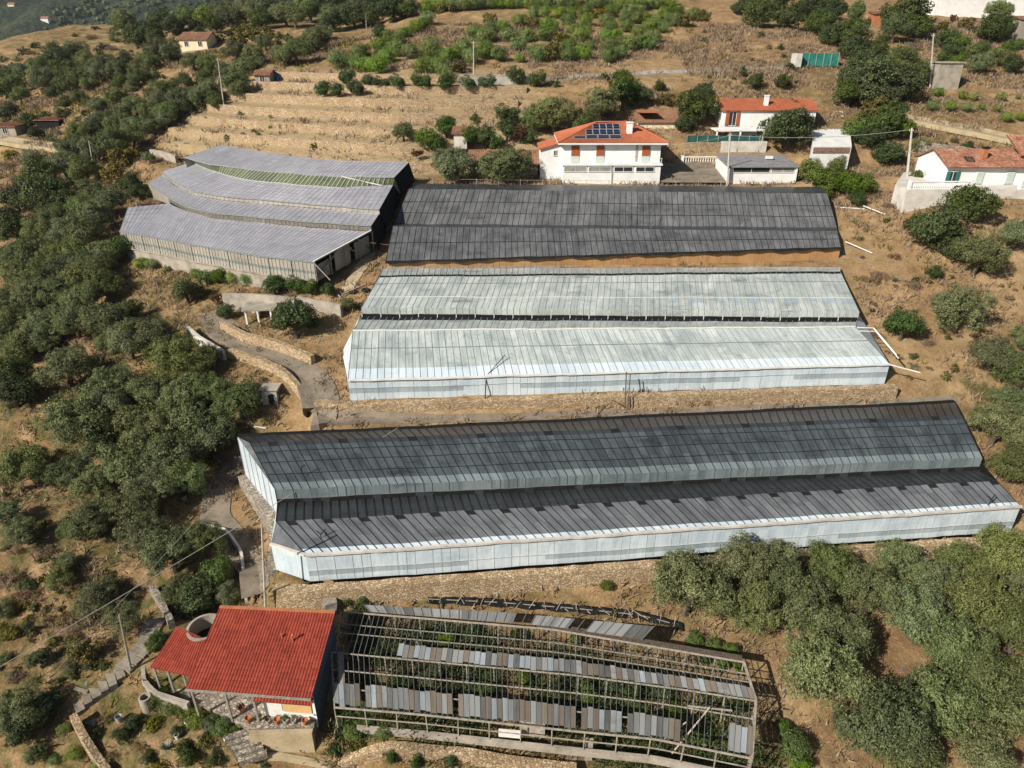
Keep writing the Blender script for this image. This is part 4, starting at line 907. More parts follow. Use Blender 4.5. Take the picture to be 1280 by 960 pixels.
T = px_house('building', 'long white building cut off by the top right corner', 1166, 1300, 22, -4, -30, 10, 'white', 'tile_old', 'building', wins=0)
px_house('hut', 'small terracotta coloured hut under the tall bright tree near the top', 1090, 1104, 32, 17, 14, 3, 'terracotta', 'tile_old', 'hut', mono=True)
px_house('shed', 'grey timber shed at the upper right edge', 1270, 1290, 55, 24, 20, 4, 'wood', 'tile_old', 'shed', mono=True)
p, d = G(1182, 112); k = d/853; T = thing('concrete_tank', 'weathered pale concrete water tank block beside the tall leaning pole', 'tank', p)
b = MB(); b.box((p[0], p[1]+1.5, p[2]+15*k), (29*k, 3.2, 30*k), 0, 0, .96); b.build('body', M['rough_concrete'], T); b = MB(); b.box((p[0], p[1]+1.5, p[2]+30.6*k), (31*k, 3.5, .2)); b.build('cover_slab', M['rough_concrete'], T)
p, d = G(1018, 84); k = d/853; T = thing('netted_enclosure', 'small enclosure with teal mesh sides and a pale end on the dry slope', 'enclosure', p)
b = MB(); b.box((p[0]+5*k, p[1], p[2]+8*k), (46*k, .08, 14*k)); b.build('mesh_side', M['teal_net'], T); b = MB(); b.box((p[0]-24*k, p[1], p[2]+8*k), (7*k, 2.6, 15*k)); b.build('end_panel', M['pale_concrete'], T)
for q in range(6): b = MB(); b.box((p[0]+(-18+q*9.2)*k, p[1]-.1, p[2]+8*k), (.09,.09,17*k)); b.build('post', M['grey_metal'], T)
b = MB(); b.box((p[0]+5*k, p[1]+1.2, p[2]+15.2*k), (46*k, 2.4, .06)); b.build('mesh_roof', M['teal_net'], T)
# far houses across the valley
for i, (px, py, w_, lab) in enumerate(((56, 27, 9, 'tiny white house among the woods of the far hillside'), (14, 9, 8, 'tiny cream house at the top left corner of the far hillside'))):
    r = ray(px, py); d = 500.
    while CAMZ+r[2]*d > hill_z(r[0]*d, r[1]*d) and d < 2400: d += 3
    p = np.array([r[0]*d, r[1]*d, CAMZ+r[2]*d]); w2 = w_*d/853/2
    small_house('house', lab, p[0]-w2, p[0]+w2, p[1], w2*1.6, p[2]-1, p[2]+w2*.8, p[2]+w2*1.3, 'white' if i == 0 else 'cream', 'tile_old', seg=1)

# --- the red cottage
z1 = -34.6; z2 = -33.25
BL, BR, TR, TL = P(231.6,861,z=z1), P(389,873.4,z=z1), P(419,765.6,z=z2), P(275,759,z=z2)
CTG = thing('cottage', 'cottage with bright red tiled roof and white wall at the bottom left', 'house', (*((BL+TR)/2)[:2], CAMZ-37.2))
b = MB(); pantiles(b, BL, BR, TR, TL, .19, .34, .042, 6); b.build('roof', M['tile_red'], CTG)
b = MB(); along(b, [BL-[0,.06,.03], BR-[0,.06,.03]], .12, .1, 0); b.build('gutter', M['wood'], CTG)
b = MB(); along(b, [TL, TR], .2, .08, 0, .05); b.build('ridge_flashing', M['terracotta'], CTG)
wl = lerp(BL, BR, .56); fr = [lerp(BL, BR, .565)+[0,.55,0], lerp(BL, BR, .985)+[0,.55,0], lerp(TL, TR, .985)-[0,.3,0], lerp(TL, TR, .565)-[0,.3,0]]
b = MB(); gb = CAMZ-37.9
tops = [np.array([p[0], p[1], p[2]-.16+(.1 if i < 2 else -.05)]) for i, p in enumerate(fr)]
b.quad([(p[0],p[1],gb) for p in fr][::-1])
for i in (0, 2, 3):
    j = (i+1) % 4; w_ = np.linalg.norm(fr[j]-fr[i]); b.quad([(fr[i][0],fr[i][1],gb),(fr[j][0],fr[j][1],gb),tops[j],tops[i]], [(0,0),(w_,0),(w_,3),(0,3)])
b.build('wall', M['white'], CTG)
b = MB(); b.quad([(fr[1][0],fr[1][1],gb),(fr[2][0],fr[2][1],gb),tops[2],tops[1]]); b.build('side_wall', m_plain('shade_tinted_plaster', (.09,.115,.16), .85, .2, .2, 1.0), CTG)  # side away from the sun: its blue shade is put into the colour
fl = [lerp(BL, TL, .4)+[.5,0,0], lerp(lerp(BL, BR, .56), lerp(TL, TR, .56), .4), lerp(TL, TR, .56)-[0,.3,0], TL+[.5,-.3,0]]
b = MB()
for i in range(4):
    j = (i+1) % 4; b.quad([(fl[i][0],fl[i][1],gb),(fl[j][0],fl[j][1],gb),fl[j]-[0,0,.15],fl[i]-[0,0,.15]])
b.build('porch_wall', M['white'], CTG)
a0, a1 = lerp(BL, BR, .55)+[0,.16,-.12], lerp(BL, BR, 1.0)+[0.05,.16,-.12]
b = MB(); pantiles(b, a0-[0,.42,.16], a1-[0,.42,.16], a1, a0, .19, .3, .042, 6); b.build('awning_roof', M['tile_red'], CTG)
fd = (fr[1]-fr[0]); fd /= np.linalg.norm(fd); fn = np.array([fd[1], -fd[0], 0])
def fpanel(s, w_, zc, hh, t, mat, nm):
    c = lerp(fr[0], fr[1], s); b = MB(); b.box((c[0]+fn[0]*t/2, c[1]+fn[1]*t/2, CAMZ+zc), (w_, t, hh), math.atan2(fd[1], fd[0])); o = b.build(nm, mat, CTG); return o
fpanel(.66, 1.75, -35.95, 1.35, .06, M['tan_shutter'], 'shutter'); fpanel(.66, 1.95, -36.68, .07, .12, M['white_metal'], 'sill')
fpanel(.22, .9, -36.2, 1.9, .04, M['white_metal'], 'door')
b = MB(); c = lerp(lerp(BL, BR, .72), lerp(TL, TR, .72), .62); b.tube([c, c+[0,0,.55]], .06, 8); b.tube([c+[0,0,.5], c+[.12,0,.62]], .06, 8); b.build('vent_pipe', M['terracotta'], CTG)
b = MB(); c = lerp(lerp(BL, BR, .62), lerp(TL, TR, .62), .66); b.tube([c, c+[0,0,.3]], .06, 8); b.build('vent_pipe', M['terracotta'], CTG)
for q in ((.03, .03), (.30, .03), (.52, .03)):
    c = lerp(lerp(BL, BR, q[0]), lerp(TL, TR, q[0]), q[1]); b = MB(); b.beam((c[0], c[1], CAMZ-37.9), c-[0,0,.1], .12, .12); b.build('porch_post', M['wood'], CTG)
# wing
wBL, wBR, wTR, wTL = P(188,834,z=-35.05), P(241,846.5,z=-34.97), P(257,799,z=-34.33), P(221.5,783,z=-34.2)
b = MB(); pantiles(b, wBL, wBR, wTR, wTL, .19, .34, .042, 6); b.build('wing_roof', M['tile_red'], CTG)
for q in (.05, .38, .75):
    c = lerp(wBL, wBR, q)+[0,.1,0]; b = MB(); b.beam((c[0], c[1], CAMZ-37.9), c-[0,0,.08], .11, .11); b.build('wing_post', M['wood'], CTG)
cc = P(256,783,z=-34.25); T = thing('cistern', 'open round concrete cistern behind the cottage wing', 'cistern', (cc[0], cc[1], cc[2]-3.4))
b = MB(); b.lathe([(1.14,-3.8),(1.14,0),(.98,0),(.98,-1.6)], 40, cc); b.build('ring_wall', M['rough_concrete'], T)
b = MB(); b.lathe([(.98,-1.1),(0.001,-1.1)], 40, cc); b.build('water', M['dark'], T)
pat = [P(*q, z=-37.2)[:2] for q in ((200,862),(243,879),(286,896),(316,911),(392,909),(400,880),(400,850),(215,838))]
b = MB(); b.prism([tuple(q) for q in pat], CAMZ-40.2, CAMZ-37.2); tag(b.build('patio', M['stone_grey']), 'raised stone patio around the red cottage', 'patio', kind='structure')
b = MB(); pw = [P(314,912,z=-37.2), P(392,910,z=-37.2)]; wall_line('stone_wall', [q-[0,.25,0] for q in pw], 0, .35, M['road'], 'pale sunlit retaining wall below the row of pots at the cottage', zt=CAMZ-37.12, base_drop=.5, cap=1)
wall_line('curved_wall', [P(183,835,z=-37.4), P(181,856,z=-37.4), P(195,874,z=-37.4), P(238,888,z=-37.4)], 0, .25, M['rough_concrete'], 'curved low plastered wall round the porch of the cottage wing', zt=CAMZ-36.7, base_drop=.3, cap=1)
wall_line('garden_wall', [G(*q)[0] for q in ((318,948),(345,945),(400,955),(420,966))], .3, .22, M['road'], 'low pale kerb wall along the garden beds below the cottage', base_drop=.4, cap=1)
for k in range(5):
    c = lerp(P(305,917,z=-37.3), P(322,944,z=-38.2), k/4); b = MB(); b.box((c[0]-.3, c[1], c[2]-.2), (1.6,.36,.45), .35); tag(b.build('step', M['stone_grey']), 'stone garden step beside the cottage patio', 'step', kind='structure')
p = P(399,846,z=-36.4); b = MB(); b.box((0,0,.72), (.55,1.5,.05))
for sx in (-1, 1):
    for sy in (-1, 1): b.box((sx*.22, sy*.65, .35), (.05,.05,.7))
o = b.build('table', M['white_metal'], None, off=(0,0,0)); o.location = (p[0], p[1], max(gz(p[0], p[1]), CAMZ-37.19)); tag(o, 'narrow white table in the shade between cottage and ruined greenhouse', 'table')
# ---------------------------------------------------------------- poles, cables, walls, small things
def pole(label, top, base, r=.11, mat='pole', y=None, group='poles on the hillside', arm=False):
    p = G(*base)[0] if y is None else P(*base, y=y); q = P(*top, y=p[1])
    b = MB(); b.tube([p-[0,0,.5], q], r*1.25, 8, 0, r*.8)
    T = thing('utility_pole', label, 'pole', p, group); b.build('shaft', M[mat], T)
    if not arm: return q
    b = MB(); b.tube([q-[0,0,.35]-[.28,0,0], q-[0,0,.35]+[.28,0,0]], .035, 6); b.build('crossarm', M['grey_metal'], T)
    for s in (-.24, .24): b = MB(); b.lathe([(.05,0),(.05,.05),(.03,.07),(.05,.1),(.02,.14)], 8, (q[0]+s, q[1], q[2]-.33)); b.build('insulator', M['white'], T)
    return q
t1 = pole('white pole at the edge of the green shrub rows above the bare terraces', (592,51), (592,101), .10, arm=True)
t2 = pole('slim leaning pole beside the olive trees at the upper left of the terraces', (272,72), (280,134), .10, arm=True)
pole('short pale pole standing amid the trees left of the grey greenhouse', (111,176), (119,222), .09)
t3 = pole('tall pole leaning right beside the concrete water tank', (1167,42), (1163,110), .11, arm=True)
t4 = pole('thick pale pole at the left end of the right house terrace', (1140,160), (1134,226), .15, arm=True)
t5 = pole('pale pole standing at the left end of the garage, behind the black greenhouse', (913,166), (909,233), .12, y=95.3, arm=True)
pole('short pole in the dark trees left of the shrub rows', (457,14), (458,36), .10)
t6 = pole('thin leaning timber pole beside the steps left of the red cottage', (149,768), (163,838), .07, 'wood')
t7 = pole('bare pole rising behind the ridge of the red cottage roof', (327,655), (331,768), .07)
def cable(label, a, c, sag, r=.025, n=14):
    b = MB(); pts = [lerp(np.array(a), np.array(c), i/n)-np.array([0,0,sag*4*(i/n)*(1-i/n)]) for i in range(n+1)]
    b.tube(pts, r, 5, cap=False); return single(b, 'cable', M['wire'], label, 'cable', lerp(np.array(a), np.array(c), .5), 'overhead cables')
cable('pale cable slanting from the lower greenhouse roof past the cottage to the left edge', P(-60,868,d=41), P(497,535,z=-29.2), .25, .024)
cable('thin cable at the lower left, below the brighter one, ending in the olive trees', P(-40,950,d=40), P(243,652,d=50), .2, .013)
cable('pale cable crossing the black greenhouse roof from the courtyard side', P(859,231,y=95), P(781,322,y=75.2), .0, .025)
cable('cable hanging over the shrub rows from the white pole', t1-[0,0,.3], P(835,35,d=150), 1.0, .03)
cable('cable between the garage pole and the right terrace pole', t5-[0,0,.3], t4-[0,0,.2], .6, .03)
cable('cable hanging from the courtyard pole to the villa side', t5-[0,0,.3], P(826,181,y=97), .3, .02)
def gp(*pts): return [G(*q)[0] for q in pts]
ribbon('path', [(262,392),(277,412),(318,436),(372,456),(398,488),(404,520),(392,532)], [2.2,3.2,2.6,2.6,3.2,3.4,3.0], M['path'], 'grey worn path winding down to the greenhouses')
ribbon('path', [(405,528),(560,524),(800,516),(1000,509),(1196,500)], [1.2,.9,.9,.9,1.2], M['path'], 'narrow pale path behind the lower greenhouse')
ribbon('path', [(300,570),(272,610),(268,650),(300,684),(318,715),(322,752)], [1.6,2.4,2.4,2.2,2.0,2.0], M['path'], 'path down the left end of the lower greenhouse')
b = MB(); rj = random.Random(4); sp = np.array([G(*q)[0] for q in ((212,772),(184,806),(150,842),(112,872),(84,896))]); dd = np.r_[0, np.cumsum(np.linalg.norm(np.diff(sp[:, :2], axis=0), axis=1))]; K = int(dd[-1]/.52)
for i in range(K):
    q = np.array([np.interp((i+.5)*.52, dd, sp[:, k]) for k in (0, 1)]); q2 = np.array([np.interp((i+1.5)*.52, dd, sp[:, k]) for k in (0, 1)]); a_ = math.atan2(q2[1]-q[1], q2[0]-q[0])
    b.box((q[0], q[1], gz(*q)-.12+rj.uniform(-.02,.05)), (.49+rj.uniform(-.05,.04), 1.2+rj.uniform(-.25,.2), .5), a_+rj.uniform(-.06,.06))
tag(b.build('steps', m_plain('worn_step_stone', (.27,.235,.19), .92, .15, .4, 1.5, bump=.4)), 'rough stone steps left of the cottage', 'steps', kind='structure')
ribbon('road', [(1120,148),(1160,154),(1210,164),(1290,180)], [3.2,3.6,4,4], M['road'], 'dusty track above the right house', 'road')
ribbon('path', [(572,101),(640,101),(700,99),(765,94),(850,90),(920,86),(985,84)], [2.2]*7, M['rough_concrete'], 'pale path under the shrub rows')
ribbon('path', [(512,222),(494,255),(478,290),(455,330),(432,365)], [1.4]*5, M['road'], 'bare path between the grey and the black greenhouse')
ribbon('path', [(0,176),(40,180),(90,186)], [3,3,3], M['road'], 'track in front of the grey hut at the left edge')
GW = 'retaining walls by the winding path'
wall_line('stone_wall', gp((279,412),(310,428),(345,436),(392,455)), .95, .5, M['stone'], 'tan stone wall on the upper side of the winding path', GW)
wall_line('stone_wall', gp((288,445),(330,458),(362,476),(386,502)), .8, .5, M['stone'], 'curved tan stone wall on the lower side of the winding path', GW)
wall_line('concrete_wall', gp((236,418),(252,432),(282,450)), 1.0, .3, M['pale_concrete'], 'pale concrete kerb wall where the path bends above the olives', GW, cap=1)
wall_line('concrete_wall', gp((282,385),(320,386),(372,392)), 1.7, .35, M['rough_concrete'], 'grey concrete wall behind the little white-posted shed', GW, cap=1)
wall_line('concrete_wall', gp((374,385),(400,390),(428,396)), 1.3, .35, M['rough_concrete'], 'short brown-topped concrete wall right of the round dark tree by the path', GW, cap=1)
wall_line('kerb_wall', gp((248,660),(285,668),(303,694),(309,756)), .55, .2, M['pale_concrete'], 'thin pale kerb wall along the path left of the lower greenhouse', cap=1)
wall_line('stone_wall', gp((192,740),(205,760),(216,785)), .8, .4, M['stone_grey'], 'short stone wall in the scrub above the steps', None)
wall_line('stone_wall', gp((96,905),(112,935),(140,975)), .9, .4, M['stone'], 'tan stone wall edging the bottom left slope', None)
wall_line('stone_wall', gp((1146,196),(1200,203),(1290,214)), 2.2, .5, M['stone_grey'], 'grey stone retaining wall below the dusty track behind the right house', None)
wall_line('stone_wall', gp((190,196),(205,198),(222,204)), 1.2, .4, M['rough_concrete'], 'short pale wall above the left end of the grey greenhouse', None)
wall_line('stone_wall', gp((575,108),(620,106),(662,104)), 1.2, .4, M['pale_concrete'], 'pale wall beside the white pole under the shrub rows', None)
wall_line('stone_wall', gp((424,962),(487,940),(580,948),(720,968)), .7, .5, M['stone'], 'rough stone wall below the front of the ruined greenhouse', None, base_drop=1.2)
# little shed with white posts by the path
p, d = G(322, 405); T = thing('shelter', 'little open shelter with flat grey slab roof and white posts by the path', 'shelter', p)
b = MB(); b.box((p[0]+.2, p[1]+1.2, p[2]+1.55), (3.4,2.6,.16), .1); b.build('roof', M['rough_concrete'], T)
for dx, dy in ((-1.1,.1),(.2,0),(1.5,.2),(-1.1,2.3),(1.5,2.3)): b = MB(); b.box((p[0]+dx, p[1]+dy, p[2]+.7), (.16,.16,1.6)); b.build('post', M['white'], T)
b = MB(); b.box((p[0]+.2, p[1]+2.4, p[2]+.7), (3.0,.12,1.5), .1); b.build('back_wall', M['pale_concrete'], T)
p, d = G(338, 510); T = thing('lean_to', 'small concrete gate hut with dark opening below the path bend', 'hut', p)
b = MB(); b.box((p[0], p[1]+.8, p[2]+.8), (1.4,1.2,1.8)); b.build('wall', M['pale_concrete'], T); b = MB(); b.box((p[0]+.15, p[1]+.19, p[2]+.7), (.5,.06,1.2)); b.build('door', M['dark'], T); b = MB(); b.box((p[0], p[1]+.8, p[2]+1.78), (1.7,1.5,.1)); b.build('roof', M['rough_concrete'], T)
def plank(label, a, c, w_=.11, t_=.09, mat='white_metal', lift=.15, cat='beam', name='beam'):
    p, q = G(*a)[0]+[0,0,lift], G(*c)[0]+[0,0,lift*.6]; b = MB(); b.beam(p, q, w_, t_); single(b, name, M[mat], label, cat, lerp(p, q, .5))
plank('white beam lying on dry ground at the upper right corner of the black greenhouse', (1043,260), (1080,262))
plank('white beam lying across the low bushes right of the black greenhouse', (1078,262), (1106,271), lift=.5)
plank('white beam sticking out of the netted right end of the black greenhouse', (1056,306), (1090,319), lift=.4)
plank('pale plank lying on the ground above the lower greenhouse left end', (318,535), (333,536))
plank('white board lying by the low bank under the lower greenhouse', (640,735), (765,722), .22, .12, 'pale_concrete', .12)
plank('dark plank in the grass left of the stone steps', (93,862), (110,866), .2, .1, 'wood')
plank('pale timber leaning on the bare ground by the grey greenhouse end', (428,372), (455,358), .14, .12, 'pale_wood', .3)
plank('dark timber lying by the open end of the grey greenhouse', (408,355), (428,376), .14, .12, 'wood', .3)
for i, (q, lab) in enumerate((((441,366), 'black tyre lying left beside the top of the middle greenhouse'), ((457,364), 'black tyre lying right beside the top of the middle greenhouse'))):
    p, d = G(*q); b = MB(); n = 18
    for k in range(n):
        for j in range(8):
            def tp(k_, j_): a, c = 2*math.pi*k_/n, 2*math.pi*j_/8; return ((.36+.14*math.cos(c))*math.cos(a), (.36+.14*math.cos(c))*math.sin(a), .14+.14*math.sin(c))
            b.quad([tp(k, j), tp(k+1, j), tp(k+1, j+1), tp(k, j+1)])
    o = b.build('tyre', M['rubber'], None, off=(0,0,0), smooth_=True); o.location = p; tag(o, lab, 'tyre')
p, d = G(185, 884); b = MB(); b.lathe([(.36,-.2),(.36,.95),(.26,.95),(.26,.3),(0,.3)], 20, p); single(b, 'concrete_pipe', M['rough_concrete'], 'upright concrete pipe ring in the garden left of the cottage hedge', 'pipe', p)
p, d = G(413, 762); b = MB()
for k in range(5): b.box((p[0]+.02*k, p[1], p[2]+.14+k*.17), (1.0-.04*k, .8, .15), .1*k)
single(b, 'crate_stack', M['wood'], 'stack of grey timber pallets under the lower greenhouse wall', 'pallets', p)
for i, (q, w_, lab) in enumerate((((150,902), .5, 'grey bucket among the dark plants of the lower left garden'), ((222,923), .35, 'white stone block in the garden in front of the agave'))):
    p, d = G(*q); b = MB(); b.lathe([(w_*.3,0),(w_*.42,w_),(w_*.38,w_),(w_*.27,.06),(0,.06)], 14, p); single(b, 'bucket' if i == 0 else 'garden_pot', M['grey_metal'] if i == 0 else M['white'], lab, 'bucket' if i == 0 else 'pot', p)
# ---------------------------------------------------------------- plants
rng = np.random.default_rng(11)
def unit(v): return v/(np.linalg.norm(v, axis=-1, keepdims=True)+1e-9)
def quads_mesh(name, P4, mat, extra=None):
    """P4: (n,4,3) loose leaf faces"""
    n = len(P4); me = bpy.data.meshes.new(name); me.vertices.add(n*4); me.vertices.foreach_set('co', P4.reshape(-1).astype(np.float32))
    me.loops.add(n*4); me.loops.foreach_set('vertex_index', np.arange(n*4)); me.polygons.add(n)
    me.polygons.foreach_set('loop_start', np.arange(0, n*4, 4)); me.polygons.foreach_set('loop_total', np.full(n, 4)); me.update(); me.validate()
    me.materials.append(mat); return me
def leaves(c, nrm, ln, wd, up, jit, r):
    n = len(c); nn = unit(nrm+r.normal(0, jit, (n, 3)))
    d = r.normal(0, 1, (n, 3))+np.array([0, 0, up]); d = unit(d-nn*(d*nn).sum(1, keepdims=True)); s = np.cross(nn, d)
    l = ln*r.uniform(.6, 1.35, (n, 1)); w_ = wd*r.uniform(.7, 1.3, (n, 1))
    return np.stack([c-d*l*.5, c+s*w_*.5, c+d*l*.5, c-s*w_*.5], 1)
def crown(seed, nl, nq, ln, wd, sq=.85, up=.6, lobe=(.34, .5), spread=.62, jit=.55, low=-.55, gap=.12, dome=False):
    r = np.random.default_rng(seed); out = []
    lc = []
    while len(lc) < nl:
        v = unit(r.normal(0, 1, 3)); 
        if v[2] < low: continue
        p = v*spread*r.uniform(.55, 1.12); p[2] *= sq
        if dome: p[2] = abs(p[2])*.8
        lc.append((p, r.uniform(*lobe)))
    lc.append((np.zeros(3), .5))
    W = np.array([q[1]**2 for q in lc]); W /= W.sum()
    for (p, rad), w_ in zip(lc, W):
        m = max(8, int(nq*w_)); v = unit(r.normal(0, 1, (m, 3)))
        # twiggy tufts: group leaves round a few shoots on each lobe
        sh = unit(r.normal(0, 1, (max(5, m//22), 3))); k = r.integers(0, len(sh), m); v = unit(sh[k]+v*.34)
        rr = rad*(r.uniform(.62, 1.0, (m, 1))+.16*r.random((len(sh), 1))[k])
        c = p+v*rr*np.array([1, 1, .88]); keep = r.random(m) > gap
        c = c[keep]; v = v[keep]
        if dome: c[:, 2] = np.abs(c[:, 2])
        out.append(leaves(c, unit(v+unit(c+1e-6)*.5+np.array([0, 0, .25])), ln, wd, up, jit, r))
    return np.concatenate(out)
KIND = {}
def reg(kind, mat, n, nl, nq, ln, wd, lod, **k):
    KIND[kind] = dict(hi=[quads_mesh(kind+'_crown', crown(100*len(KIND)+i, nl, nq, ln, wd, **k), M[mat]) for i in range(n)],
                      lo=[quads_mesh(kind+'_small', crown(100*len(KIND)+50+i, max(5, nl//2), lod, ln*1.9, wd*1.9, **k), M[mat]) for i in range(3)])
reg('olive', 'olive', 7, 34, 20000, .07, .023, 2600, sq=.84, up=1.0, gap=.06, lobe=(.2, .36), spread=.74)
reg('oak', 'oak', 4, 22, 12000, .072, .044, 1600, sq=.9, up=.2, lobe=(.24, .42), spread=.7)
reg('bright', 'bright', 4, 14, 9000, .08, .048, 1400, sq=.85, up=.4)
reg('citrus', 'citrus', 3, 12, 9000, .08, .05, 1400, sq=.9, up=.2, gap=.05)
reg('broom', 'broom', 4, 7, 4200, .13, .026, 900, sq=.75, up=2.0, lobe=(.42, .56), spread=.4, low=-.1, gap=.04, jit=.4)
reg('yellow', 'yellow', 2, 9, 2600, .12, .07, 900, sq=.8, up=.5)
reg('dry', 'dry', 2, 8, 2200, .17, .022, 700, sq=.6, up=1.2, gap=.25, dome=True)
reg('rust', 'rust', 2, 9, 2600, .12, .06, 700, sq=.85, up=.3)
def trunk_mesh(seed):
    r = random.Random(seed); b = MB(); top = np.array([r.uniform(-.1, .1), r.uniform(-.1, .1), .62])
    b.tube([(0,0,-.25), (.03,.0,.15), top*np.array([.6,.6,.7]), top], .11, 7, 0, .06)
    for k in range(4):
        a = k*1.57+r.uniform(-.4, .4); b.tube([top*.85, top+np.array([math.cos(a)*.25, math.sin(a)*.25, .22]), top+np.array([math.cos(a)*.5, math.sin(a)*.5, .5])], .055, 5, 0, .015)
    o = b.build('trunk', M['bark']); me = o.data; bpy.data.objects.remove(o); return me
TRUNK = [trunk_mesh(i) for i in range(4)]
NAME = dict(olive=('olive_tree', 'olive tree', 'grey-green olive tree'), oak=('evergreen_tree', 'tree', 'dark evergreen tree'), bright=('leafy_tree', 'tree', 'bright green leafy tree'),
            citrus=('citrus_tree', 'tree', 'glossy fruit tree'), broom=('round_shrub', 'shrub', 'rounded green shrub'), yellow=('yellow_shrub', 'shrub', 'yellowish green bush'),
            dry=('dry_bush', 'bush', 'dry brown bush'), rust=('rusty_tree', 'tree', 'reddish brown leaved tree'))
HC = dict(olive=.78, oak=.68, bright=.75, citrus=.8, broom=.38, yellow=.5, dry=.1, rust=.8)
REGS = []
def grow(cx, cy, rp, kind, hc=None, zsc=1.0, lod=13):
    p, d = G(cx, min(cy+rp*.5, 985)); Rm = rp*d/F
    for _ in range(2):
        q, d = G(cx, cy, lift=(HC[kind] if hc is None else hc)*Rm*zsc); Rm = rp*d/F
    g = np.array([q[0], q[1], gz(q[0], q[1])])
    return g, Rm
def plant(cx, cy, rp, kind, label, group, hc=None, zsc=1.0, bushy=False, name=None, cat=None):
    g, Rm = grow(cx, cy, rp, kind, hc, zsc); k = KIND[kind]
    hcv = (HC[kind] if hc is None else hc); nm = name or NAME[kind][0]; ct = cat or NAME[kind][1]
    rz = random.uniform(0, 6.28); sc = (Rm*random.uniform(.96, 1.12), Rm*random.uniform(.96, 1.12), Rm*zsc*random.uniform(.92, 1.08))
    if rp < 13 or kind in ('broom', 'dry', 'yellow') or bushy:
        me = (k['hi'] if rp >= 9 else k['lo'])[random.randrange(len(k['hi' if rp >= 9 else 'lo']))]
        o = bpy.data.objects.new(nm, me); col.objects.link(o); o.location = (g[0], g[1], g[2]+hcv*Rm*zsc); o.scale = sc; o.rotation_euler = (0, 0, rz)
        return tag(o, label, ct, group)
    T = bpy.data.objects.new(nm, None); col.objects.link(T); T.location = g; T.rotation_euler = (0, 0, rz); T.scale = sc; T['_o'] = [0, 0, 0]; tag(T, label, ct, group); OFFS.append(T)
    c = bpy.data.objects.new('crown', random.choice(k['hi'])); col.objects.link(c); c.parent = T; c.location = (0, 0, hcv)
    t = bpy.data.objects.new('trunk', random.choice(TRUNK)); col.objects.link(t); t.parent = T; t.scale = (1, 1, max(.5, hcv/.92))
    return T
def region(where, items, **kw):
    """items (x, y, r, kind): every plant is its own object; its label tells its kind, where it grows, and its place among its likes"""
    by = {}
    for it in items: by.setdefault(it[3], []).append(it)
    for kind, L_ in by.items():
        noun = NAME[kind][2]; L_ = sorted(L_, key=lambda q: q[1]); rows = max(1, round(len(L_)/7)); per = math.ceil(len(L_)/rows)
        grp = f'{noun}s {where}'
        mr = sum(q[2] for q in L_)/len(L_)
        for r in range(rows):
            row = sorted(L_[r*per:(r+1)*per])
            for i, it in enumerate(row):
                size = 'large ' if it[2] > mr*1.22 else 'small ' if it[2] < mr*.78 else ''
                lab = f'{size}{noun} {where}'
                if len(L_) > 1:
                    if rows > 1: lab += f', {ordn(r)} row'
                    lab += f', {ordn(i)} from left'
                plant(*it[:4], lab, grp if len(L_) > 1 else None, **(it[4] if len(it) > 4 else kw))
O, D, B_, C_, S, Yw, Dr, Ru = 'olive', 'oak', 'bright', 'citrus', 'broom', 'yellow', 'dry', 'rust'
region('in the lower left olive grove', [(38,582,34,O),(66,588,22,O),(105,521,44,O),(150,497,36,O),(197,536,46,O),(215,574,40,O),(155,585,38,O),(90,590,26,O),(122,605,30,O),(190,612,36,O),(165,640,36,O),(117,652,32,O),(212,541,38,O),(265,540,36,O),(182,526,34,O),(248,556,34,O),(239,520,38,O),(302,500,30,O),(262,488,26,O),(231,490,34,O),(188,487,30,O),(222,444,36,O),(246,450,26,O),(184,419,30,O),(143,483,32,O),(232,600,30,O),(130,560,30,O)])
region('on the lower left slope', [(100,660,26,O),(30,667,22,O),(78,720,20,O),(123,750,30,O),(153,775,24,O),(213,690,40,O),(257,678,30,O),(247,742,32,D),(270,713,24,B_),(185,672,34,O),(7,647,22,O),(12,727,24,Dr),(40,742,18,Dr),(85,700,14,O),(105,816,24,Yw),(49,821,16,D),(24,885,34,O),(30,914,24,D),(60,880,18,D),(81,911,12,S),(94,941,14,S),(45,940,16,O),(68,949,12,S),(126,956,12,S),(12,790,14,Yw),(60,775,12,Dr),(5,760,14,O),(150,730,14,Dr),(225,735,20,O),(60,690,12,Dr),(285,742,18,O),(20,848,14,Dr),(90,790,12,Dr)])
region('in the left edge olive belt', [(22,342,26,O),(56,337,28,O),(84,335,26,O),(112,344,28,O),(130,356,24,O),(11,376,26,O),(43,369,28,O),(75,367,26,O),(105,374,26,O),(24,400,28,O),(60,402,30,O),(94,402,28,O),(131,401,30,O),(62,421,24,O),(157,392,22,D),(38,423,26,O),(81,457,36,O),(13,440,24,O),(11,464,26,D),(15,491,30,D),(40,480,14,B_),(161,427,30,O),(195,423,24,O),(135,425,20,O),(8,418,20,O)])
region('left of the grey greenhouse', [(47,222,28,D),(56,244,32,D),(20,250,24,D),(66,256,26,D),(43,203,18,O),(79,205,24,O),(94,188,24,O),(120,184,22,O),(142,179,22,O),(165,171,18,O),(105,212,22,O),(150,199,20,Yw),(161,192,16,Yw),(142,218,20,Yw),(161,231,20,D),(174,241,14,D),(112,239,20,O),(135,250,26,O),(105,264,22,O),(122,271,24,O),(73,274,24,O),(105,291,28,O),(79,290,24,O),(47,288,24,O),(19,287,24,D),(11,270,20,D),(157,309,20,C_),(140,312,14,C_),(129,316,22,O),(120,329,24,O),(79,316,26,O),(38,321,28,O),(11,325,24,O),(98,322,26,O),(10,210,12,Dr),(22,225,12,Dr),(12,192,10,Yw),(186,197,9,O)])
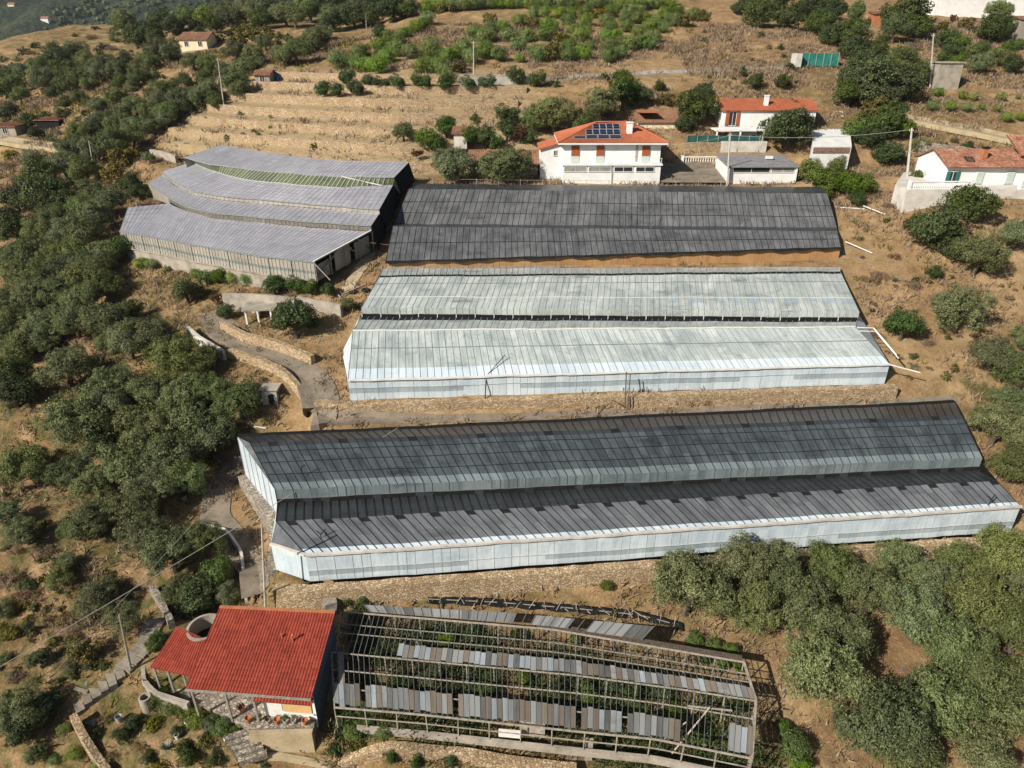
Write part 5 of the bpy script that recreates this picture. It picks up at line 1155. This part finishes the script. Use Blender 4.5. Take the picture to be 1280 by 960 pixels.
region('on the upper left spur', [(154,26,16,O),(199,28,20,D),(169,47,20,D),(188,43,18,D),(155,32,12,B_),(216,32,16,D),(197,62,18,O),(212,64,16,O),(182,75,16,O),(156,75,12,D),(75,71,17,D),(94,64,18,O),(109,75,16,O),(79,86,18,D),(49,83,16,O),(28,88,14,O),(53,99,20,O),(19,105,15,O),(81,103,18,O),(101,96,17,O),(124,90,18,O),(146,88,15,O),(172,96,14,O),(6,112,14,D),(24,120,13,O),(62,114,13,Yw),(98,122,11,O),(124,131,12,O),(9,139,14,D),(39,152,14,D),(45,166,11,D),(130,60,9,Dr),(115,48,9,Dr),(95,45,8,Dr),(140,62,9,Dr),(66,60,10,O),(40,68,9,Dr),(3,90,12,O),(135,18,9,O),(178,14,9,O),(120,36,7,Dr)])
region('below the cream house', [(206,112,18,O),(199,124,16,O),(169,131,16,O),(156,144,16,O),(188,139,17,O),(212,139,18,O),(225,124,18,O),(169,159,17,O),(146,157,18,O),(120,157,18,O),(101,165,17,O),(191,157,15,O),(206,150,13,O),(241,76,14,O),(262,81,16,O),(254,97,12,B_),(294,64,16,O),(316,67,16,O),(331,52,13,O),(305,86,18,O),(320,80,16,O),(294,101,18,O),(262,112,18,O),(249,122,18,O),(234,122,16,O),(221,135,16,O),(300,112,14,O),(268,126,14,O),(282,90,13,O),(230,100,12,O)])
region('behind the cream house', [(260,20,18,B_),(234,22,18,O),(215,18,16,D),(282,16,20,O),(269,30,14,D),(311,14,22,O),(339,12,20,O),(356,16,20,O),(387,12,20,O),(416,21,20,O),(402,10,18,O),(417,10,22,D),(442,20,20,D),(414,28,16,D),(464,21,16,D),(474,40,12,D),(491,10,22,D),(509,10,16,D),(391,53,18,O),(369,64,20,O),(354,70,16,O),(395,49,18,O),(380,56,16,O),(402,40,14,O),(240,8,14,D),(455,8,18,D),(365,2,16,O),(325,-2,16,D),(480,-4,18,D),(430,-3,18,O),(290,0,16,D),(205,4,14,D),(250,40,9,D)])
region('in the vineyard behind the cream house', [(x, y, 8, Yw, dict(hc=.4)) for x, y in ((276,47),(286,42),(296,38),(306,35),(316,33),(324,30),(290,49),(300,45),(311,42),(321,39),(332,36),(304,51),(316,48),(327,46),(338,43),(349,45),(360,47),(334,50),(346,52))])
rows = [[(600+12.4*i, 4+.05*i, 8.5) for i in range(20)]+[(534+11*i, 9-.8*i, 9) for i in range(6)],
 [(666,16,8),(682,16,8),(698,17,9),(715,16,8),(733,15,9),(750,16,8),(766,14,9),(787,13,9),(799,13,8),(844,12,9),(830,14,7)],
 [(651,26,9),(668,27,9),(687,33,10),(710,26,8),(733,26,9),(757,27,9),(764,33,9),(783,23,9),(794,23,9),(804,23,9),(820,23,8),(834,22,8),(844,26,10),(855,26,9),(867,19,9),(879,21,8)],
 [(813,33,10),(827,34,9),(783,34,8),(799,39,8),(818,47,9),(731,35,8),(715,37,8)],
 [(607,45,11),(635,45,10),(659,46,10),(682,43,11),(703,46,9),(727,45,11),(759,45,9),(769,46,9),(612,34,9),(630,33,9)],
 [(607,66,11),(623,68,11),(647,56,10),(673,68,12),(691,66,12),(712,59,10),(712,69,10),(729,67,11),(738,57,8),(762,56,11),(762,70,11),(780,55,10),(792,55,11),(804,54,11),(813,56,9),(651,73,7),(776,66,10)],
 [(451,66,11),(476,60,12),(496,62,12),(485,71,11),(515,64,12),(539,64,13),(558,69,11),(541,56,10),(569,68,10),(582,58,10),(605,60,10),(586,71,11),(607,43,9),(592,41,9),(612,26,8)],
 [(423,77,13),(446,79,13),(459,82,11),(474,82,13),(530,82,12),(549,82,12),(566,81,12),(554,92,11)],
 [(519,34,10),(534,24,9),(528,30,8),(485,47,9),(497,50,8),(534,9,9),(554,8,9),(505,42,8)]]
RN = ['top hedge row', 'row just under the top hedge', 'upper middle rows', 'short middle row', 'middle row', 'row above the pale path', 'left middle row', 'lower left row', 'sloping upper left row']
for nm, rw in zip(RN, rows):
    rw = sorted(rw)
    for i, (x, y, r) in enumerate(rw): plant(x, y, r*1.6, S if random.random() < .93 else Yw, f'round green shrub in the plantation {nm}, {ordn(i)} from left', 'round shrubs of the hillside plantation', hc=.42, name='round_shrub', cat='shrub')
region('along the top terrace edge', [(404,113,12,C_),(421,114,11,C_),(434,97,12,C_),(444,112,12,C_),(462,103,11,C_),(476,105,11,C_),(496,104,12,C_),(526,103,14,C_),(558,105,13,C_),(584,105,12,C_),(609,104,12,C_),(644,96,14,C_),(672,100,13,C_),(696,105,6,C_),(755,96,7,C_)], hc=.6, bushy=True)
region('on the bare terraces', [(340,158,7,S),(352,158,6,S),(388,108,5,S),(318,164,6,Dr),(338,146,4,S),(395,182,7,Yw),(322,168,5,S),(305,168,5,Dr),(285,172,6,O),(300,142,5,S)])
region('around the white villa', [(504,165,14,O),(534,170,17,B_),(557,159,16,C_),(589,170,17,C_),(607,171,15,C_),(634,143,16,C_),(649,166,16,Ru),(634,163,16,C_),(692,142,30,O),(592,149,7,B_),(562,206,32,O,dict(hc=.6)),(634,207,34,O,dict(hc=.6)),(754,130,28,O),(780,117,25,C_),(778,100,15,B_),(804,121,15,C_),(872,136,29,D),(876,120,21,D),(825,108,9,D),(832,125,13,Yw),(849,119,10,Yw),(730,150,21,O),(668,150,18,O),(855,155,14,D),(618,180,14,C_),(545,182,14,C_),(522,192,9,Ru),(663,172,12,C_)])
region('beside the car ramp', [(987,160,36,D),(984,138,18,D),(968,150,16,D),(1006,150,16,D)])
region('above the long orange-roofed house', [(944,102,13,D),(978,102,12,D),(929,91,8,D),(987,83,8,D),(952,43,6,D),(905,32,6,Dr),(880,40,6,Dr),(920,55,7,Dr),(960,60,7,Dr),(940,75,6,Dr),(1003,60,7,Dr)])
region('right of the garage', [(1032,221,24,B_),(1010,214,20,B_),(1062,231,22,B_),(1082,230,18,B_),(1047,207,15,B_),(1095,246,10,Dr),(1030,240,14,B_),(1070,250,12,D)])
region('in the thicket right of the ramp', [(1087,104,37,D),(1062,117,23,D),(1119,104,31,D),(1096,136,26,Yw),(1077,159,23,B_),(1111,151,29,D),(1111,192,20,D),(1087,170,20,D),(1130,159,17,B_),(1152,181,13,O),(1150,219,10,D),(1072,16,12,B_,dict(zsc=1.7)),(1066,40,23,D),(1137,19,32,D),(1119,36,21,O),(1152,38,17,D),(1077,82,28,D),(1122,80,30,O),(1145,90,20,O),(1105,101,23,D),(1068,60,19,D),(1100,125,21,D),(1140,60,14,Dr),(1098,62,16,D)])
region('below the white corner building', [(1182,49,17,B_),(1201,57,15,B_),(1242,37,22,D),(1248,13,16,O),(1209,30,12,Yw),(1227,79,17,O),(1248,71,15,O),(1269,82,15,D),(1199,75,11,B_),(1179,72,10,B_),(1272,55,9,B_),(1179,33,9,Yw),(1215,64,12,B_),(1190,62,12,D),(1226,60,12,B_),(1192,22,7,Ru),(1260,60,12,B_)])
region('in the top pine clump', [(950,17,23,D),(965,6,20,D),(987,21,22,D),(1010,11,20,D),(1017,31,16,D),(1034,9,20,D),(1029,24,16,D),(1047,44,18,D),(1038,44,16,D),(926,8,13,D),(1047,15,16,D),(940,2,16,D),(975,-4,20,D),(1010,-6,20,D)])
region('by the concrete tank', [(1173,115,10,S),(1166,132,11,S),(1188,132,11.5,S),(1203,119,8.5,S),(1218,121,8.5,S),(1209,134,10,S),(1227,134,8.5,S),(1252,121,8.5,S),(1246,136,7,S),(1259,146,11,S),(1276,146,9,S),(1272,121,5,S)], hc=.6)
region('behind the right house', [(1179,182,8,D),(1193,176,5,Yw),(1209,183,9,D),(1162,170,8,Dr)])
region('on the right dry slope', [(1174,283,36,D),(1150,278,18,D),(1216,258,32,D),(1224,318,34,O),(1196,312,20,D),(1271,294,24,O),(1199,388,36,O),(1180,380,20,O),(1168,340,11,D),(1140,358,12,Dr),(1096,346,14,Dr),(1080,350,10,Dr),(1118,322,10,Dr),(1243,442,30,O),(1271,458,30,O),(1248,532,36,O),(1268,582,30,O),(1262,500,24,O),(1130,407,24,C_),(1110,258,9,Dr),(1075,300,8,Dr),(1160,430,9,Dr),(1145,460,8,Dr),(1095,420,10,Dr),(1180,470,8,Yw),(1280,420,20,O)])
region('in the lower right grove', [(862,733,52,O,dict(zsc=1.15)),(846,716,32,O,dict(zsc=1.15)),(930,707,38,O,dict(zsc=1.15)),(975,702,35,O,dict(zsc=1.15)),(1040,707,38,O,dict(zsc=1.15)),(1010,762,45,O,dict(zsc=1.15)),(1090,742,41,O,dict(zsc=1.15)),(1124,702,29,O,dict(zsc=1.15)),(1150,772,45,O,dict(zsc=1.15)),(1030,836,52,O,dict(zsc=1.15)),(1100,904,58,O,dict(zsc=1.15)),(1182,802,44,O,dict(zsc=1.15)),(1220,752,45,O,dict(zsc=1.15)),(1250,692,38,O,dict(zsc=1.15)),(1272,792,41,O,dict(zsc=1.15)),(1182,882,54,O,dict(zsc=1.15)),(1252,890,52,O,dict(zsc=1.15)),(1205,705,31,O,dict(zsc=1.15)),(945,762,35,O,dict(zsc=1.15)),(1065,800,38,O,dict(zsc=1.15)),(980,735,31,O,dict(zsc=1.15)),(1165,868,34,O,dict(zsc=1.15)),(1280,735,31,O,dict(zsc=1.15)),(1225,830,41,O,dict(zsc=1.15)),(1140,945,41,O,dict(zsc=1.15)),(1230,945,41,O,dict(zsc=1.15)),(1055,725,31,O,dict(zsc=1.15)),(1165,722,31,O,dict(zsc=1.15)),(1280,850,38,O,dict(zsc=1.15))])
region('right of the ruined greenhouse', [(990,930,24,B_),(978,908,12,B_),(1000,955,18,B_)])
region('in front of the grey greenhouse', [(177,330,13,S),(190,331,13,S),(209,336,8,S),(232,364,21,B_),(257,347,13,B_),(246,342,12,S),(275,345,13,B_),(292,347,15,S),(312,350,15,S),(342,356,16,C_),(370,358,14,C_),(388,360,13,B_),(410,363,10,C_),(270,374,11,Ru),(283,389,13,C_),(368,401,29,C_),(392,405,12,C_),(437,380,11,B_),(455,305,14,B_),(300,372,7,Dr),(415,412,9,Dr),(330,475,8,Dr),(352,492,9,Dr),(372,476,7,Dr)])
region('above the lower greenhouse', [(908,496,10,Dr),(882,502,10,Dr),(862,503,9,Dr),(1070,492,11,Dr),(1085,492,8,Dr),(820,500,6,Dr)])
region('above the ruined greenhouse', [(758,731,9,B_),(772,724,6,D),(452,750,9,B_),(436,752,8,B_),(470,750,7,Dr)])
region('inside the ruined greenhouse', [(470,820,14,D),(500,860,18,D),(455,855,13,D),(560,800,13,B_),(540,850,17,O),(610,862,17,D),(655,850,13,B_),(590,790,12,D),(700,860,16,D),(735,865,16,B_),(790,868,17,D),(800,890,14,B_),(845,890,16,B_),(880,915,16,B_),(650,795,12,D),(720,800,12,B_),(870,800,13,B_),(890,806,13,B_),(912,812,13,B_),(880,822,12,B_),(905,830,12,B_),(925,835,10,B_),(900,900,13,Yw),(925,880,13,D),(830,865,13,D),(480,915,12,B_),(770,850,12,D),(670,880,12,D),(580,905,9,D),(530,830,8,Dr),(600,830,8,Dr),(690,830,8,Dr),(760,925,8,D),(850,936,8,Dr)], hc=.35, bushy=True)
region('by the red cottage', [(195,801,15,D),(201,874,17,B_),(218,882,17,O),(235,889,16,B_),(250,897,17,B_),(263,903,14,O),(277,909,16,B_),(292,917,12,B_),(255,925,12,Yw),(220,915,10,D),(191,905,12,Yw),(236,943,20,D),(302,937,12,D),(270,950,14,D),(165,905,12,D),(150,920,12,D),(172,935,12,Dr),(130,900,10,Dr),(200,955,14,Yw),(330,955,8,D),(116,920,9,D),(445,915,16,B_),(460,908,13,B_),(448,932,12,Yw),(185,945,10,D),(140,945,10,Dr),(222,890,9,Ru)], hc=.4, bushy=True)
region('below the ruined greenhouse', [(415,938,9,C_),(488,945,9,C_),(520,952,9,C_),(563,950,9,C_),(600,925,6,B_),(640,955,7,Dr),(690,955,8,Dr),(780,962,8,Dr),(830,965,8,Yw)], hc=.7, zsc=1.25, bushy=True)

T = thing('collapsed_trellis', 'collapsed low trellis of dark netting and pale sticks behind the ruined greenhouse', 'trellis', P(700,765,z=-35.2))
tr = resample(np.array([G(*q)[0] for q in ((535,748),(620,752),(720,760),(800,768),(852,782))]), 40)
b = MB()
for i in range(40):
    w0, w1 = .5+.1*math.sin(i*1.3), .5+.1*math.sin((i+1)*1.3); z_0, z_1 = -.1+.06*math.sin(i*2.1), -.1+.06*math.sin((i+1)*2.1)
    b.quad([tr[i]+[0,-w0,.05], tr[i+1]+[0,-w1,.05], tr[i+1]+[0,0,z_1+.3], tr[i]+[0,0,z_0+.3]]); b.quad([tr[i]+[0,0,z_0+.3], tr[i+1]+[0,0,z_1+.3], tr[i+1]+[0,.4,.0], tr[i]+[0,.4,.0]])
b.build('netting', M['black_net'], T)
for i in range(0, 40, 2): b = MB(); b.beam(tr[i]+[random.uniform(-.3,.3),-.5,.12], tr[i]+[random.uniform(-.8,.8),.2,random.uniform(.15,.4)], .04, .04); b.build('stick', M['pale_wood'] if i % 3 else M['wood'], T)
for i in range(0, 38, 3): b = MB(); b.beam(tr[i]+[0,-.3,.25], tr[i+2]+[0,-.25,.2], .05, .04); b.build('rail', M['pale_wood'], T)
def bushes(n, poly, rr, kinds, label, group, seed):
    r = random.Random(seed); c = 0; xs_ = [p[0] for p in poly]; ys_ = [p[1] for p in poly]; pa = [np.array(p, float) for p in poly]
    while c < n:
        x, y = r.uniform(min(xs_), max(xs_)), r.uniform(min(ys_), max(ys_))
        if not inside(pa, np.array([x]), np.array([y]))[0]: continue
        k = r.choice(kinds); plant(x, y, r.uniform(*rr), k, label, group, hc=.3, bushy=True, name='scrub_bush', cat='bush'); c += 1
bushes(120, [(0,66),(60,52),(130,40),(230,20),(225,120),(100,180),(0,165)], (4.5,9), [O,O,D,Dr,O], 'small scrub bush on the open slope of the upper left spur', 'scrub bushes on the upper left spur', 5)
bushes(34, [(0,72),(120,66),(228,70),(222,150),(110,175),(0,135)], (9,15), [O,O,O,D], 'olive or evergreen tree scattered on the open upper left spur', 'scattered trees of the upper left spur', 15)
bushes(80, [(0,560),(60,620),(140,700),(200,760),(150,830),(60,900),(0,900)], (5,11), [O,Dr,D,Yw,Dr], 'small scrub bush on the dry lower left slope', 'scrub bushes on the lower left slope', 6)
bushes(40, [(1060,280),(1110,270),(1150,330),(1275,340),(1275,420),(1200,480),(1110,470)], (3.5,7), [Dr,Dr,Yw,D], 'small dry scrub bush on the right hand dry slope', 'scrub bushes on the right dry slope', 8)
bushes(40, [(870,30),(930,40),(1040,70),(980,120),(880,110),(840,60)], (3,6), [Dr,Dr,Dr,D], 'small brown scrub bush on the dry slope below the pine clump', 'scrub bushes below the pine clump', 9)
def potted(px, py, w_, mat, lab, kind=None, z=None):
    p = P(px, py, z=z) if z else G(px, py)[0]
    T = thing('potted_plant' if kind else 'plant_pot', lab, 'potted plant' if kind else 'pot', p)
    b = MB(); b.lathe([(0,0),(w_*.32,0),(w_*.44,w_*.8),(w_*.5,w_*.8),(w_*.5,w_*.95),(w_*.42,w_*.95),(w_*.36,w_*.7),(0,w_*.7)], 14, p); b.build('pot', M[mat], T)
    if kind:
        o = bpy.data.objects.new('foliage', KIND[kind]['lo'][0]); col.objects.link(o); o.parent = T; o.location = (0, 0, w_*1.25); o.scale = (w_*.7,)*3
for a in ((236,906,.42,'white','white pot with a small plant left of the garden hedge','bright'),(261,906,.5,'rough_concrete','grey stone pot half hidden by the garden hedge',None),(287,928,.55,'white','tall white pot with bright plant at the bottom of the garden','bright'),
          (311,902,.42,'terracotta','terracotta pot at the corner of the stone patio',None,-37.17),(303,889,.4,'terracotta','terracotta pot with red flowers under the porch','rust',-37.17),(336,904,.38,'rough_concrete','grey pot with brownish plant first along the white cottage wall','rust',-37.17),
          (347,904,.42,'terracotta','terracotta pot standing second along the white cottage wall',None,-37.17),(358,904,.38,'rough_concrete','pot with green plant third along the white cottage wall','citrus',-37.17),(368,904,.34,'rough_concrete','grey pot with dry plant fourth along the white cottage wall','dry',-37.17),(382,905,.42,'terracotta','terracotta pot at the right end of the white cottage wall',None,-37.17)):
    potted(*a[:6], z=a[6] if len(a) > 6 else None)
def agave(px, py, rp, label):
    p, d = G(px, py); Rm = rp*d/F; r = np.random.default_rng(int(px)); b = MB()
    for k in range(34):
        a = r.uniform(0, 6.28); e = r.uniform(.25, 1.3); dr = np.array([math.cos(a)*math.cos(e), math.sin(a)*math.cos(e), math.sin(e)]); sd = np.array([-math.sin(a), math.cos(a), 0])*Rm*.07; Lk = Rm*r.uniform(.8, 1.1)
        mid = p+dr*Lk*.5+[0,0,.05*Lk]; b.quad([p-sd, p+sd, mid+sd, mid-sd]); b.quad([mid-sd, mid+sd, p+dr*Lk+sd*.1, p+dr*Lk-sd*.1])
    single(b, 'agave', M['agave'], label, 'agave', p)
agave(208,937,13,'pale grey-green agave rosette in the dark garden bed left of the cottage patio')
agave(180,200,9,'bluish agave rosette above the left end of the grey greenhouse')
agave(1118,352,8,'small grey agave on the dry slope right of the whitewashed greenhouse')

# ---------------------------------------------------------------- what nobody could count: grass, weeds, stones, the far wood
def scatter(n, box, dens, seed):
    r = np.random.default_rng(seed); x = r.uniform(box[0], box[1], n); y = r.uniform(box[2], box[3], n)
    u = x/np.maximum(y, 1); k = dens(x, y)*(np.abs(x) < .8*y+6)
    for poly in FOOT: k = k*(~inside(poly, x, y))
    m = r.random(n) < k; x, y = x[m], y[m]; return x, y, h(x, y), r
def tufts(name, mat, n, box, dens, seed, hgt, blades, label, cat, spread=.16, wd=.035):
    x, y, z, r = scatter(n, box, dens, seed); m = len(x)
    c = np.repeat(np.stack([x, y, z-.02], 1), blades, 0); sz = np.repeat(r.uniform(.5, 1.5, m)*hgt, blades)[:, None]*(1+np.repeat(y, blades)[:, None]/180)
    c[:, :2] += r.normal(0, spread, (len(c), 2))*sz/hgt
    d = unit(np.stack([r.normal(0, .6, len(c)), r.normal(0, .6, len(c)), np.full(len(c), .9)], 1)); s = unit(np.cross(d, r.normal(0, 1, (len(c), 3))))*wd*(sz/hgt)
    P4 = np.stack([c-s, c+s, c+d*sz+s*.25, c+d*sz-s*.25], 1)
    o = bpy.data.objects.new(name, quads_mesh(name, P4, M[mat])); col.objects.link(o); return tag(o, label, cat, kind='stuff')
nz = lambda x, y, f, sd: vnoise(x/f, y/f, sd)
fld = lambda x, y: smooth((x+64)/6)*(1-smooth((x-0)/8))*smooth((svar(x, y)-99)/2)*(1-smooth((svar(x, y)-134)/4))
bx = (-130, 110, 18, 175)
tufts('dry_grass', 'straw', 95000, bx, lambda x, y: smooth((nz(x, y, 5, 31)-.32)*4)*(1-.75*fld(x, y)), 41, .34, 5, 'tufts of dry straw-coloured grass on the hillside', 'grass')
tufts('brown_scrub', 'dry', 38000, bx, lambda x, y: smooth((nz(x, y, 7, 33)*.6+nz(x, y, 2.5, 34)*.4-.5)*7)*(1-fld(x, y)), 42, .25, 6, 'low brown dead scrub on the hillside', 'scrub', .2, .02)
tufts('green_weeds', 'yellow', 42000, bx, lambda x, y: smooth((nz(x, y, 6, 35)*.6+nz(x, y, 2, 36)*.4-.56)*7)*np.clip(.25+1.2*smooth((-20-x)/8)+smooth((44-y)/8)*(x < 18), 0, 1)*(1-fld(x, y)), 43, .32, 6, 'patches of yellow-green weeds', 'weeds', .2, .04)
tufts('dead_weeds', 'dry', 6000, (-11, 16, 26, 36.5), lambda x, y: smooth((nz(x, y, 1.7, 39)-.4)*5)*(y < 36.2-.25*(x+11)), 47, .3, 8, 'brown dead stalks under the ruined greenhouse', 'weeds', .3, .025)
tufts('weeds', 'citrus', 16000, (-11, 16, 26, 36.5), lambda x, y: smooth((nz(x, y, 2.2, 37)-.42)*5)*(y < 36.2-.25*(x+11)), 44, .26, 8, 'rank green weeds under the ruined greenhouse', 'weeds', .3, .025)
def stones(name, n, box, dens, seed, size, mat, label):
    x, y, z, r = scatter(n, box, dens, seed); m = len(x); s = (size*r.uniform(.4, 1.4, m)**1.5)[:, None, None]
    T4 = np.array([[1,1,1],[-1,-1,1],[-1,1,-1],[1,-1,-1]], float); V4 = (T4[None]+r.normal(0, .35, (m, 4, 3)))*s*np.array([1, 1, .7])+np.stack([x, y, z+.02], 1)[:, None]
    F4 = [(0,1,2),(0,3,1),(0,2,3),(1,3,2)]; P4 = np.stack([np.stack([V4[:, a], V4[:, b_], V4[:, c], V4[:, c]], 1) for a, b_, c in F4], 1)
    n_ = m*4; me = bpy.data.meshes.new(name); me.from_pydata(V4.reshape(-1, 3).tolist(), [], [tuple(4*i+q for q in f) for i in range(m) for f in F4]); me.materials.append(M[mat])
    o = bpy.data.objects.new(name, me); col.objects.link(o); tag(o, label, 'stones', kind='stuff')
stones('gravel', 15000, bx, lambda x, y: smooth((nz(x, y, 4, 51)-.5)*5)*.7+.6*fld(x, y)*(nz(x, y, 3, 52) > .4), 45, .13, 'rough_concrete', 'loose pale stones on the dry slopes')
def far_wood():
    r = np.random.default_rng(77); n = 12000; x = r.uniform(-1250, 0, n); y = r.uniform(470, 1500, n)
    k = (vnoise(x/60, y/60, 61) > .34) & (np.abs(x/y+.55) < .32); x, y = x[k], y[k]
    z = -70+260*smooth((y-560)/900)*(.75+.5*vnoise(x/260, y/260, 9))+30*(vnoise(x/60, y/60, 10)-.5)+CAMZ-30
    b0 = bpy.data.meshes.new('t'); import bmesh
    bm = bmesh.new(); bmesh.ops.create_icosphere(bm, subdivisions=2, radius=1); v0 = np.array([v.co[:] for v in bm.verts]); f0_ = np.array([[v.index for v in f.verts] for f in bm.faces]); bm.free()
    m = len(x); s = r.uniform(2.0, 4.6, m); V_ = v0[None]*(1+r.normal(0, .16, (m, len(v0), 1)))*s[:, None, None]*np.array([1, 1, .9])+np.stack([x, y, z+s*.5], 1)[:, None]
    Fc = (f0_[None]+np.arange(m)[:, None, None]*len(v0)).reshape(-1, 3)
    me = bpy.data.meshes.new('forest'); me.from_pydata(V_.reshape(-1, 3).tolist(), [], Fc.tolist()); me.materials.append(M['oak'])
    o = bpy.data.objects.new('forest', me); col.objects.link(o); tag(o, 'far dark wood on the hillside across the valley', 'wood', kind='stuff')
far_wood()
for o in OFFS:
    if '_o' in o: del o['_o']
# ---------------------------------------------------------------- the air
b = MB(); b.box((-250, 1120, 240), (2900, 2400, 640)); t = NT('hazy_air'); t.t.links.clear()
pv = t.n('ShaderNodeVolumePrincipled'); pv.inputs['Color'].default_value = (.80,.87,1,1); pv.inputs['Density'].default_value = .00009; pv.inputs['Anisotropy'].default_value = .2
t.t.nodes.remove(t.b); t.l(pv.outputs[0], t.out.inputs['Volume'])
hz = b.build('haze', t.mat); tag(hz, 'thin summer haze over the valley', 'haze', kind='stuff')
